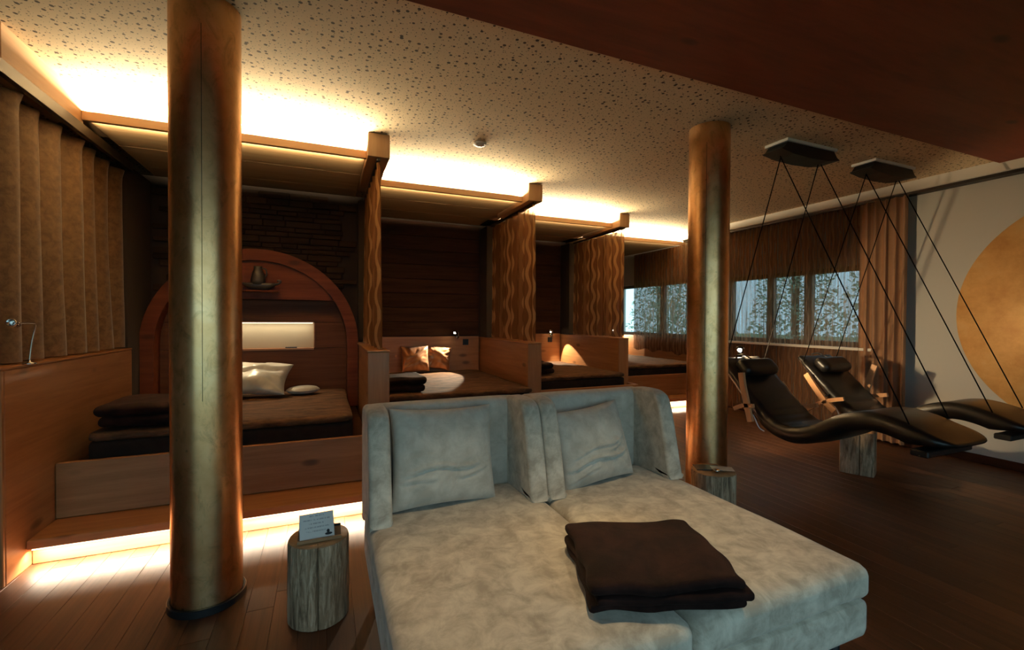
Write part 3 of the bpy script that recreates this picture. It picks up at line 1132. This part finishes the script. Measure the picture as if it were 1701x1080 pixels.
blanket('folded_blanket', (-1.23, -0.60), (3.27, 3.72), 0.606, (0.068, 0.075), 'plush_dark', 'dark plush blanket folded on the arched alcove bed behind the gold column', 1.0, offs=[(0.02, 0), (0, 0)])
blanket('folded_blanket', (0.47, 0.83), (3.99, 4.42), 0.604, (0.06, 0.07), 'plush_dark', 'dark folded blanket on the second bed before the copper pillows', 4.0, offs=[(0, 0.0), (0.02, 0)])
blanket('folded_blanket', (2.05, 2.50), (4.68, 5.12), 0.610, (0.06, 0.07), 'plush_dark', 'dark folded blanket on the third bed by the partition', 6.0)

# ------------------------------------------------------------------ reading lamps on the headboards
def reading_lamp(x, y, z, tgt, label, watts, deg):
    r = empty('reading_lamp', (x, y, z), label, 'reading lamp')
    yb = y + 0.075
    link('wall_rosette', lathe_mesh('wall_rosette', [(0.0, 0.0), (0.022, 0.0), (0.022, 0.012), (0.0, 0.014)], 20), 'chrome', r, (x + 0.05, yb, z - 0.06), (PI / 2, 0, 0))
    tube('gooseneck', spline([(x + 0.05, yb - 0.012, z - 0.06), (x + 0.055, yb - 0.05, z - 0.05), (x + 0.045, yb - 0.06, z + 0.005), (x + 0.012, y + 0.01, z + 0.018)], 6), 0.004, 'chrome', r)
    d = (Vector(tgt) - Vector((x, y, z))).normalized()
    q = d.to_track_quat('Z', 'Y').to_euler()
    link('lamp_head', lathe_mesh('lamp_head', [(0.0, -0.035), (0.010, -0.033), (0.015, -0.02), (0.019, 0.012), (0.016, 0.012), (0.012, -0.02)], 20), 'chrome', r, (x, y, z), q)
    link('bulb', lathe_mesh('bulb', [(0.0, -0.006), (0.010, -0.002), (0.012, 0.006), (0.008, 0.014), (0.0, 0.017)], 14), 'bulb_glow', r, (x, y, z), q)
    spot('reading_spot', (x + d.x * 0.024, y + d.y * 0.024, z + d.z * 0.024), tgt, watts, deg, (1.0, 0.83, 0.58), 0.12)
    return r


reading_lamp(1.512, 5.50, 1.075, (1.00, 5.06, 0.60), 'lit reading lamp on the headboard beside the copper pillows', 110.0, 72)
reading_lamp(3.22, 6.18, 1.062, (3.34, 6.00, 0.60), 'lit reading lamp in the corner of the third alcove', 65.0, 70)
reading_lamp(5.190, 7.33, 1.048, (5.22, 6.85, 0.60), 'lit reading lamp behind the curtain of the window alcove', 60.0, 80)


def switch(x, y, z, label):
    r = empty('light_switch', (x, y, z), label, 'switch')
    box('switch_plate', (x - 0.038, x + 0.038), (y - 0.010, y), (z - 0.038, z + 0.038), 'black_plastic', r, bevel=0.003)
    box('rocker', (x - 0.024, x + 0.024), (y - 0.014, y - 0.0105), (z - 0.024, z + 0.024), 'black_metal', r, bevel=0.002)


switch(1.675, YB[1] - 0.036, 0.95, 'black light switch below the reading lamp beside the copper pillows')
switch(3.253, YB[2] - 0.036, 0.93, 'black light switch in the corner of the third alcove')
# chrome reading lamp arm on the left partition, unlit
la = empty('swivel_lamp', (-1.36, 2.93, 1.014), 'unlit chrome swivel lamp on the left partition before the drape', 'reading lamp')
link('lamp_foot', lathe_mesh('lamp_foot', [(0.0, 0.0), (0.026, 0.0), (0.026, 0.007), (0.006, 0.012), (0.006, 0.02), (0.0, 0.02)], 20), 'chrome', la, (-1.347, 2.955, 1.0145))
tube('lamp_arm', spline([(-1.347, 2.955, 1.03), (-1.338, 2.955, 1.12), (-1.322, 2.95, 1.20), (-1.315, 2.92, 1.216), (-1.315, 2.80, 1.218)], 6), 0.004, 'chrome', la)
link('lamp_head', lathe_mesh('lamp_head', [(0.0, -0.03), (0.010, -0.028), (0.018, 0.03), (0.014, 0.03), (0.0, -0.01)], 18), 'chrome', la, (-1.315, 2.775, 1.215), (math.radians(75), 0, 0))

# ------------------------------------------------------------------ gold columns
def column(cx, cy, r, label):
    c = empty('gold_column', (cx, cy, 0), label, 'column', 'gold columns', kind='thing')
    seg = 96
    o = link('shaft', lathe_mesh('shaft', [(r, 0.004 + (ZC - 0.006) * k / 40) for k in range(41)], seg), 'gold_leaf', c, (cx, cy, 0))
    smooth_by_angle(o)
    o = link('base_ring', lathe_mesh('base_ring', [(r + 0.001, 0.0), (r + 0.014, 0.0), (r + 0.014, 0.028), (r + 0.011, 0.031), (r + 0.003, 0.031), (r + 0.001, 0.028), (r + 0.001, 0.0)], 72), 'black_plastic', c, (cx, cy, 0.001))
    smooth_by_angle(o)
    # the seam where the gold-covered sheet closes, facing the room
    a = math.atan2(-cy, -cx) - 0.12
    ex, ey = cx + (r + 0.0006) * math.cos(a), cy + (r + 0.0006) * math.sin(a)
    tube('seam', [(ex, ey, 0.9), (ex, ey, 1.5), (ex, ey, ZC - 0.14)], 0.0011, 'track_black', c, 6)
    return c


column(-0.482, 2.345, 0.134, 'large gold-leaf column in front of the arched alcove')
column(2.507, 2.407, 0.136, 'slimmer-looking gold-leaf column between the daybed and the swing loungers')

# ------------------------------------------------------------------ daybed (two suede chaise modules)
def chaise(x0, x1, label, seed):
    yf, yb_, zs, zt = 0.915, 2.20, 0.430, 0.862
    r = empty('chaise_daybed', ((x0 + x1) / 2, 1.5, 0), label, 'daybed', 'chaise modules pushed together')
    wt = 0.088
    soft('base', (x0 + 0.004, x1 - 0.004), (yf + 0.004, 2.16), (0.175, 0.312), 'suede', r, r=0.035, n=14)
    c = soft('seat_cushion', (x0 + 0.001, x1 - 0.001), (yf, 2.10), (0.308, 0.425), 'suede', r, r=0.038, n=26, puff=0.012, amp=0.005, freq=4.0, seed=seed)
    # piping along the seat's top edge
    ym = yf + 0.012
    tube('piping', [(x0 + 0.03, ym, 0.398), ((x0 + x1) / 2, ym - 0.003, 0.400), (x1 - 0.03, ym, 0.398)], 0.0035, 'suede', c, 6)
    soft('backrest', (x0 + 0.01, x1 - 0.01), (2.085, yb_), (0.20, zt - 0.006), 'suede_cushion', r, r=0.04, n=16, amp=0.004, freq=3.0, seed=seed + 2)
    for k, (wa, wb) in enumerate(((x0, x0 + wt), (x1 - wt, x1))):
        # wing: side panel with a raked, rounded front edge
        prof = spline([(2.195, 0.20), (2.198, 0.55), (2.190, 0.80), (2.140, 0.858), (2.02, 0.870), (1.93, 0.858), (1.885, 0.810), (1.85, 0.70), (1.815, 0.55), (1.79, 0.42), (1.80, 0.415)], 6)
        prof = [(p.x, p.y) for p in spline([(p[0], p[1], 0) for p in [(2.195, 0.30), (2.198, 0.55), (2.190, 0.80), (2.140, 0.855), (2.02, 0.868), (1.93, 0.858), (1.885, 0.815), (1.85, 0.70), (1.815, 0.55), (1.792, 0.445), (1.80, 0.432), (1.95, 0.42), (2.10, 0.36), (2.19, 0.30)]], 5)]
        bm = bmesh.new()
        vs_ = [bm.verts.new((0, p[0], p[1])) for p in prof[:-1]]
        f = bm.faces.new(vs_)
        ex = bmesh.ops.extrude_face_region(bm, geom=[f])
        vv_ = [g for g in ex['geom'] if isinstance(g, bmesh.types.BMVert)]
        bmesh.ops.translate(bm, verts=vv_, vec=(wb - wa, 0, 0))
        bmesh.ops.recalc_face_normals(bm, faces=list(bm.faces))
        cap_edges = [e for e in bm.edges if abs(e.verts[0].co.x - e.verts[1].co.x) < 1e-6]
        bmesh.ops.bevel(bm, geom=cap_edges, offset=0.018, segments=4, affect='EDGES', profile=0.5)
        me = bpy.data.meshes.new('wing')
        bm.to_mesh(me)
        bm.free()
        for p in me.polygons:
            p.use_smooth = len(p.vertices) < 12
        link('wing', me, 'suede', r, (wa, 0, 0))
    for (lx, ly) in ((x0 + 0.07, yf + 0.09), (x1 - 0.07, yf + 0.09), (x0 + 0.07, 2.08), (x1 - 0.07, 2.08)):
        link('leg', lathe_mesh('leg', [(0.018, 0.0), (0.024, 0.18)], 16), 'black_metal', r, (lx, ly, 0.0))
    return r


chaise(0.158, 0.934, 'grey-beige suede chaise beside the log stool with a card', 1.0)
chaise(0.9365, 1.712, 'grey-beige suede chaise on the side of the swing loungers', 6.0)
pillow('pillow', 0.475, 0.43, 0.18, (0.490, 1.965, 0.640), (math.radians(-14), math.radians(1.5), math.radians(2)), 'suede_cushion',
       'square grey suede pillow on the chaise beside the log stool', 'suede pillows on the daybed', seed=3.0, wr=0.012, n=80,
       creases=((-0.28, 0.05, 0.016, 0.028, -0.98, 0.75), (-0.50, 0.16, 0.010, 0.03, 0.1, 0.98), (-0.10, -0.35, 0.009, 0.03, -1.0, -0.45), (-0.62, -0.2, 0.010, 0.03, -1.0, -0.2)))
pillow('pillow', 0.44, 0.39, 0.19, (1.255, 1.955, 0.612), (math.radians(-16), math.radians(-5), math.radians(5)), 'suede_cushion',
       'rumpled grey suede pillow on the chaise nearer the swing loungers', 'suede pillows on the daybed', seed=9.0, wr=0.014, n=80,
       creases=((-0.42, 0.08, 0.020, 0.03, -1.0, 0.9), (-0.12, 0.16, 0.011, 0.03, -0.9, 0.9), (-0.30, 0.30, 0.012, 0.03, 0.2, 1.0), (-0.66, 0.15, 0.010, 0.03, -1.0, -0.1)))
blanket('folded_blanket', (0.715, 1.165), (0.94, 1.33), 0.447, (0.026, 0.028, 0.034), 'plush_dark', 'dark brown plush blanket folded across both daybed seats', 11.0, math.radians(-18),
        [(0.0, 0.008), (0.006, -0.006), (0.0, 0.0)], n=26, amp=0.006)

# ------------------------------------------------------------------ log stools
def log_stool(cx, cy, r, h, label, seed, crack=None, facets=0):
    s = empty('log_stool', (cx, cy, 0), label, 'stool')

    def fn(rr, z, a):
        if rr < 1e-4:
            return rr
        k = 1 + 0.055 * noise.noise(Vector((math.cos(a) * 1.2 + seed, math.sin(a) * 1.2, z * 0.8))) \
            + 0.018 * noise.noise(Vector((math.cos(a) * 7, math.sin(a) * 7 + seed, z * 3.0)))
        if facets:
            k *= 0.90 / max(abs(math.cos(a - 0.45)), abs(math.sin(a - 0.45))) ** 0.75
        if crack is not None:
            da = (a - crack + PI) % (2 * PI) - PI
            k -= 0.13 * math.exp(-(da / 0.014) ** 2)
        return rr * k
    prof = [(r * 0.985, 0.003), (r * 1.0, 0.02)] + [(r, 0.02 + (h - 0.035) * q / 10) for q in range(1, 11)] + [(r * 0.985, h - 0.004)]
    o = link('bark_body', lathe_mesh('bark_body', prof, 360, fn), 'bark', s, (cx, cy, 0))
    smooth_by_angle(o, 50)
    link('cut_top', lathe_mesh('cut_top', [(r * 0.975, h - 0.006), (r * 0.965, h - 0.0005), (r * 0.5, h), (0.0, h)], 360, fn), 'cut_wood', s, (cx, cy, 0))
    return s


def face_cam(cx, cy, off=0.0):
    return math.atan2(-cy, -cx) + off


log_stool(-0.026, 2.045, 0.118, 0.335, 'round log stool with a card standing on it, left of the daybed', 2.0, face_cam(-0.026, 2.045, -0.02))
log_stool(2.19, 2.045, 0.128, 0.335, 'log stool with a dark tray between the daybed and the gold column', 5.0)
log_stool(4.075, 2.315, 0.135, 0.352, 'angular split log stool under the swing loungers', 9.0, face_cam(4.075, 2.315, 0.10), facets=4)

# card on a dark tray on the left stool
zt = 0.336
ang = math.radians(3)
tr_ = empty('tray', (-0.02, 2.05, zt), 'small dark wooden tray under the card on the left log stool', 'tray', rz=ang)
box('tray_bottom', (-0.105, 0.062), (1.985, 2.095), (zt + 0.0005, zt + 0.006), 'black_plastic', tr_, bevel=0.001)
box('tray_rim', (-0.105, 0.062), (1.979, 1.985), (zt + 0.0005, zt + 0.014), 'cut_wood', tr_, bevel=0.001)
box('tray_rim', (-0.105, 0.062), (2.095, 2.101), (zt + 0.0005, zt + 0.014), 'black_plastic', tr_, bevel=0.001)
cd = empty('tent_card', (-0.025, 2.04, zt + 0.007), 'printed tent card leaning on the tray of the left log stool', 'card')
cz = zt + 0.0065


def card_face(name, pts, mat):
    me = mesh(name, pts, [(0, 1, 2, 3)], False, [(0, 0), (1, 0), (1, 1), (0, 1)])
    o = link(name, me, mat, cd)
    sm = o.modifiers.new('thickness', 'SOLIDIFY')
    sm.thickness = 0.0012
    return o


A0, A1 = Vector((-0.095, 1.986, cz)), Vector((0.036, 1.994, cz))
B0, B1 = Vector((-0.100, 2.042, cz + 0.088)), Vector((0.031, 2.050, cz + 0.088))
C0, C1 = Vector((-0.103, 2.088, cz)), Vector((0.028, 2.093, cz))
card_face('card_front', [A0, A1, B1, B0], 'printed_card')
card_face('card_back', [C1, C0, B0, B1], 'white_plastic')
# small printed emblem: two dark ovals on the lower right of the card


def on_card(u, v, lift=0.0012):
    p = A0.lerp(A1, u).lerp(B0.lerp(B1, u), v)
    nrm = (A1 - A0).cross(B0 - A0).normalized()
    return p + nrm * lift


pts = [on_card(0.83 + 0.11 * math.cos(k * PI / 8), 0.15 + 0.05 * math.sin(k * PI / 8)) for k in range(16)]
link('card_emblem', mesh('card_emblem', pts, [tuple(range(16))]), 'black_plastic', cd)
pts = [on_card(0.82 + 0.045 * math.cos(k * PI / 8), 0.25 + 0.07 * math.sin(k * PI / 8)) for k in range(16)]
link('card_emblem', mesh('card_emblem', pts, [tuple(range(16))]), 'black_plastic', cd)

# tray with a folded card on the stool by the right column
tr2 = empty('tray', (2.19, 2.05, zt), 'small dark tray on the log stool by the slimmer gold column', 'tray')
box('tray_bottom', (2.10, 2.25), (2.03, 2.125), (zt + 0.0005, zt + 0.007), 'black_plastic', tr2, bevel=0.001, rot=(0, 0, -0.5))
cd2 = empty('flat_card', (2.21, 2.0, zt), 'pale card lying flat on the log stool by the slimmer gold column', 'card')
link('card_sheet', box_mesh('card_sheet', 0.125, 0.075, 0.002, 0), 'cream_satin', cd2, (2.235, 2.02, zt + 0.0085), (0, 0, -0.6))
gl_ = empty('glass_dish', (2.19, 1.98, zt), 'tiny glass dish on the log stool by the slimmer gold column', 'dish')
link('dish_bowl', lathe_mesh('dish_bowl', [(0.012, 0.0), (0.020, 0.008), (0.022, 0.016), (0.019, 0.016), (0.0, 0.004)], 24), 'chrome', gl_, (2.165, 2.0, zt + 0.0015))

# ------------------------------------------------------------------ swing loungers
def swing_lounger(xc, label, seed, arms, dy=0.0, dz=0.0):
    W = 0.50
    root = empty('swing_lounger', (xc, 2.2 + dy, 0.30 + dz), label, 'lounger', 'hanging black leather loungers')
    top = [(2.90, 0.93), (2.80, 0.85), (2.66, 0.72), (2.52, 0.59), (2.42, 0.51), (2.31, 0.47), (2.20, 0.485), (2.08, 0.545), (1.95, 0.625), (1.82, 0.672), (1.70, 0.68), (1.57, 0.655), (1.45, 0.61), (1.34, 0.56)]
    path = spline([(0, y, z) for y, z in top], 5)
    n = len(path)
    V, Fc = [], []
    ring = 12
    for i, p in enumerate(path):
        d = (path[min(n - 1, i + 1)] - path[max(0, i - 1)]).normalized()
        nrm = Vector((0, -d.z, d.y))
        if nrm.z < 0:
            nrm = -nrm
        s = i / (n - 1)
        th = (0.055 + 0.085 * min(1.0, s / 0.32)) * (1.0 if s < 0.88 else max(0.22, 1 - (s - 0.88) * 6.8))
        w = W / 2 * (0.94 if s < 0.06 else 1.0)
        if s > 0.93:
            w *= 1 - 0.35 * ((s - 0.93) / 0.07) ** 2
        # quilting ridges across the lower back
        rid = 0.004 * math.sin(s * 120) if 0.15 < s < 0.42 else 0.0
        for k in range(ring):
            a = 2 * PI * k / ring
            cx_ = math.copysign(abs(math.cos(a)) ** 0.35, math.cos(a))
            sx_ = math.copysign(abs(math.sin(a)) ** 0.55, math.sin(a))
            dish_ = 0.014 * (1 - cx_ * cx_) if sx_ > 0 else 0
            q = Vector((cx_ * w, p.y, p.z)) + nrm * (-th / 2 + sx_ * th / 2 - dish_ + (rid if sx_ > 0 else 0))
            V.append((xc + q.x, q.y + dy, q.z + dz))
    for i in range(n - 1):
        for k in range(ring):
            k2 = (k + 1) % ring
            Fc.append((i * ring + k, (i + 1) * ring + k, (i + 1) * ring + k2, i * ring + k2))
    Fc.append(tuple(range(ring)))
    Fc.append(tuple((n - 1) * ring + k for k in range(ring - 1, -1, -1)))
    me = mesh('seat_shell', V, Fc, True)
    bm = bmesh.new()
    bm.from_mesh(me)
    bmesh.ops.recalc_face_normals(bm, faces=list(bm.faces))
    bm.to_mesh(me)
    bm.free()
    link('seat_shell', me, 'leather', root)
    # head roll held by a strap
    hr = link('head_roll', soft_mesh('head_roll', 0.40, 0.16, 0.105, 0.052, 12, amp=0.004, freq=5.0, seed=seed), 'leather', root, (xc, 2.735 + dy, 0.848 + dz), (math.radians(42), 0, 0))
    tube('strap', spline([(xc - 0.02, 2.70 + dy, 0.84 + dz), (xc - 0.02, 2.76 + dy, 0.905 + dz), (xc - 0.02, 2.86 + dy, 0.945 + dz), (xc - 0.02, 2.93 + dy, 0.93 + dz)], 5), 0.007, 'black_plastic', hr)
    # bent beech arms on both sides
    for sx in (-1, 1):
        ax_ = xc + sx * (W / 2 + 0.055)
        for nm_, pl_, wd_ in arms[0 if sx < 0 else 1]:
            pth = spline([(ax_, y_, z_) for y_, z_ in pl_], 6)
            link(nm_, plate_strip(nm_, pth, wd_, 0.022), 'bent_beech', root)
        # bracket to the shell
        tube('arm_bracket', [(xc + sx * (W / 2 - 0.02), 2.60 + dy, 0.60 + dz), (ax_, 2.625 + dy, 0.575 + dz)], 0.007, 'black_metal', root)
    # foot crossbar and ropes
    box('foot_bar', (xc - 0.24, xc + 0.24), (1.44 + dy, 1.53 + dy), (0.462 + dz, 0.500 + dz), 'black_metal', root, bevel=0.006)
    zr = 2.495
    for sx in (-1, 1):
        xt = xc + sx * 0.235
        tube('rope', [(xt, 2.375, zr), (xc + sx * 0.215, 1.545 + dy, 0.635 + dz)], 0.0042, 'steel_rope', root, 6)
        tube('rope', [(xt - 0.02 * sx, 2.385, zr), (xc + sx * 0.235, 2.86 + dy, 0.87 + dz)], 0.0042, 'steel_rope', root, 6)
    tube('earphone_cable', spline([(xc - W / 2 - 0.035, 2.54 + dy, 0.50 + dz), (xc - W / 2 - 0.05, 2.51 + dy, 0.475 + dz), (xc - W / 2 - 0.035, 2.485 + dy, 0.41 + dz), (xc - W / 2 - 0.01, 2.46 + dy, 0.385 + dz)], 6), 0.004, 'earphone_wire', root)
    return root


def ceiling_mount(xc, label):
    c = empty('ceiling_mount', (xc, 2.38, ZC), label, 'ceiling mount', 'ceiling mounts of the loungers')
    box('mount_plate', (xc - 0.285, xc + 0.285), (2.285, 2.475), (2.578, 2.5995), 'white_plastic', c, bevel=0.002)
    # black cover: two flared side cheeks and a curved belly
    V, Fc = [], []
    prof = [(-0.265, 2.577), (-0.30, 2.535), (-0.335, 2.518), (-0.20, 2.496), (0.0, 2.488), (0.20, 2.496), (0.335, 2.518), (0.30, 2.535), (0.265, 2.577)]
    ys = [2.30, 2.46]
    for y in ys:
        for (px, pz) in prof:
            V.append((xc + px, y, pz))
    n = len(prof)
    for k in range(n):
        k2 = (k + 1) % n
        Fc.append((k, k2, n + k2, n + k))
    Fc.append(tuple(range(n - 1, -1, -1)))
    Fc.append(tuple(range(n, 2 * n)))
    link('mount_cover', mesh('mount_cover', V, Fc), 'black_metal', c)


ceiling_mount(3.43, 'black ceiling mount with white plate above the nearer swing lounger')
ceiling_mount(4.49, 'black ceiling mount with white plate above the swing lounger by the gold sun')
UP_ = [(2.635, 0.825), (2.622, 0.74), (2.600, 0.65), (2.545, 0.445)]
swing_lounger(3.42, 'black leather swing lounger nearest the slimmer gold column', 1.0,
              ([('arm_upright', UP_, 0.048), ('armrest', [(2.70, 0.52), (2.62, 0.56), (2.52, 0.575)], 0.03)], [('arm_upright', [(2.74, 0.70), (2.66, 0.60), (2.55, 0.49)], 0.045), ('armrest', [(2.66, 0.44), (2.55, 0.52), (2.42, 0.555)], 0.034)]))
swing_lounger(4.47, 'black leather swing lounger in front of the gold sun disc', 4.0,
              ([('arm_upright', [(2.815, 0.75), (2.73, 0.632), (2.64, 0.52), (2.555, 0.447)], 0.05), ('armrest', [(2.85, 0.375), (2.71, 0.483), (2.60, 0.535), (2.48, 0.57)], 0.034)],
               [('arm_upright', [(2.575, 0.835), (2.62, 0.70), (2.645, 0.55)], 0.048), ('armrest', [(2.72, 0.45), (2.62, 0.53), (2.47, 0.57)], 0.034)]), 0.03, -0.015)

# small lit lamp clipped to the head end of the nearer lounger
fl = empty('clip_lamp', (3.50, 2.90, 0.92), 'small lit clip lamp at the head end of the nearer swing lounger', 'lamp')
LX, LY, LZ = 3.512, 2.972, 0.970
box('clip', (LX - 0.02, LX + 0.02), (LY - 0.065, LY - 0.02), (0.905, 0.925), 'black_metal', fl, bevel=0.003)
tube('lamp_neck', spline([(LX, LY - 0.03, 0.925), (LX, LY + 0.0, 0.915), (LX, LY + 0.02, LZ - 0.045)], 5), 0.005, 'black_metal', fl)
link('lamp_socket', lathe_mesh('lamp_socket', [(0.0, -0.05), (0.014, -0.05), (0.016, -0.012), (0.0, -0.012)], 20), 'black_metal', fl, (LX, LY + 0.02, LZ))
link('bulb', lathe_mesh('bulb', [(0.0, -0.012), (0.012, -0.008), (0.018, 0.004), (0.016, 0.016), (0.0, 0.024)], 18), 'bulb_glow', fl, (LX, LY + 0.02, LZ))
link('lamp_shade', lathe_mesh('lamp_shade', [(0.010, 0.040), (0.016, 0.042), (0.036, 0.026), (0.038, 0.020), (0.035, 0.022), (0.014, 0.038)], 24), 'black_metal', fl, (LX, LY + 0.02, LZ))
spot('clip_lamp_light', (LX, LY - 0.03, LZ + 0.02), (4.6, 2.0, 0.40), 55.0, 146, (1.0, 0.74, 0.42), 0.25, 0.02)
spot('clip_lamp_back_light', (LX, LY + 0.05, LZ + 0.0), (4.6, 4.3, 0.75), 5.0, 120, (1.0, 0.74, 0.42), 0.8, 0.02)

# ------------------------------------------------------------------ window wall: curtains and the gold sun
o = curtain('sheer_curtain', (XW - 0.075, 2.99), (XW - 0.075, 4.92), 0.03, 2.478, 44, 0.017, 'wave_sheer', None, seed=21.0, width=3.6, nz=30, per=8)
tag(o, 'long brown sheer curtain with wave pattern across the window behind the loungers', 'curtain')
o = curtain('sheer_curtain', (XW - 0.075, 5.02), (XW - 0.075, 6.80), 0.70, 2.44, 38, 0.017, 'wave_sheer', None, seed=33.0, width=3.2, nz=30, per=8, hem=0.10)
tag(o, 'brown sheer curtain in front of the far window above the last bed', 'curtain')
o = curtain('drape', (XW - 0.105, 2.56), (XW - 0.105, 2.985), 0.03, 2.478, 5, 0.04, 'brown_drape', None, seed=41.0, width=1.0, nz=24, per=12)
tag(o, 'opaque plain brown drape at the wall beside the gold sun', 'curtain')

sun = tag(link('sun_disc', lathe_mesh('sun_disc', [(0.0, 0.0), (0.995, 0.0), (1.0, 0.004), (1.0, 0.012), (0.0, 0.012)], 120), 'sun_gold', None, (XW - 0.0135, 1.23, 1.31), (0, math.radians(90), 0)),
          'large round gold-leaf sun disc on the pale wall', 'wall art')
smooth_by_angle(sun)

# smoke detector
sd = empty('smoke_detector', (1.098, 3.298, ZC), 'small round white smoke detector on the dotted ceiling', 'smoke detector')
o = link('detector_base', lathe_mesh('detector_base', [(0.0, -0.0005), (0.05, -0.0005), (0.05, -0.012), (0.046, -0.016), (0.0, -0.016)], 40), 'white_plastic', sd, (1.098, 3.298, ZC))
smooth_by_angle(o)
o = link('detector_head', lathe_mesh('detector_head', [(0.0, -0.0165), (0.036, -0.0165), (0.030, -0.021), (0.016, -0.025), (0.0, -0.026)], 40), 'white_plastic', sd, (1.098, 3.298, ZC))
smooth_by_angle(o)
link('detector_led', lathe_mesh('detector_led', [(0.004, -0.0235), (0.004, -0.0265), (0.0, -0.0265)], 10), 'black_plastic', sd, (1.112, 3.288, ZC))

# warm recessed downlights in the soffit above the daybed
for (dx_, lab) in ((0.55, 'recessed downlight in the timber soffit above the chaise beside the log stool'), (1.30, 'recessed downlight in the timber soffit above the chaise nearer the loungers')):
    dl_ = empty('downlight', (dx_, 1.05, 2.53), lab, 'downlight', 'soffit downlights')
    o = link('light_ring', lathe_mesh('light_ring', [(0.030, 0.0), (0.042, 0.0), (0.042, -0.006), (0.030, -0.004)], 28), 'chrome', dl_, (dx_, 1.05, 2.5295))
    link('light_lens', lathe_mesh('light_lens', [(0.029, -0.001), (0.029, -0.003), (0.0, -0.003)], 24), 'bulb_glow', dl_, (dx_, 1.05, 2.5295))
    spot('downlight_spot', (dx_, 1.05, 2.518), (dx_ + 0.0, 1.35, 0.43), 70.0, 42, (1.0, 0.74, 0.42), 0.9, 0.03)

# ------------------------------------------------------------------ outside the windows
tag(box('ground_outside', (-40, 60), (-50, 50), (-0.9, -0.8), 'meadow', bevel=0), kind='structure')
tag(box('terrace_outside', (-6, 7), (-5.2, YN - 0.16), (-0.4, -0.05), 'terrace_stone', bevel=0.01), kind='structure')


def tree(x, y, h, label, seed):
    r = empty('garden_tree', (x, y, -0.5), label, 'tree', 'garden trees outside the windows')
    rnd = random.Random(seed)
    tube('trunk', spline([(x, y, -0.5), (x + 0.05, y + 0.04, h * 0.4), (x - 0.03, y, h * 0.8)], 4), 0.12, 'tree_bark', r)
    V, Fc = [], []
    for k in range(5000):
        a, e = rnd.random() * 2 * PI, rnd.random()
        zz = -0.4 + h * e
        rad = (1.0 - 0.75 * e) * h * 0.30 * (rnd.random() ** 0.5)
        c = Vector((x + rad * math.cos(a), y + rad * math.sin(a), zz))
        u = Vector((rnd.uniform(-1, 1), rnd.uniform(-1, 1), rnd.uniform(-1, 1))).normalized()
        w = u.orthogonal().normalized()
        sz = rnd.uniform(0.05, 0.11)
        b0 = len(V)
        V += [c - u * sz, c + w * sz * 0.5, c + u * sz, c - w * sz * 0.5]
        Fc.append((b0, b0 + 1, b0 + 2, b0 + 3))
    o = link('foliage', mesh('foliage', V, Fc), 'leaf_green', r)
    o['kind'] = 'stuff'


for k, (tx, ty, th) in enumerate(((13.5, 6.5, 6.5), (14.5, 10.2, 6.0), (13.2, 13.6, 6.8), (15.0, 17.4, 6.2))):
    tree(tx, ty, th, ['garden tree outside the window behind the loungers', 'shorter garden tree between the two windows', 'garden tree outside the far window', 'garden tree farthest along the garden'][k], 50 + k)
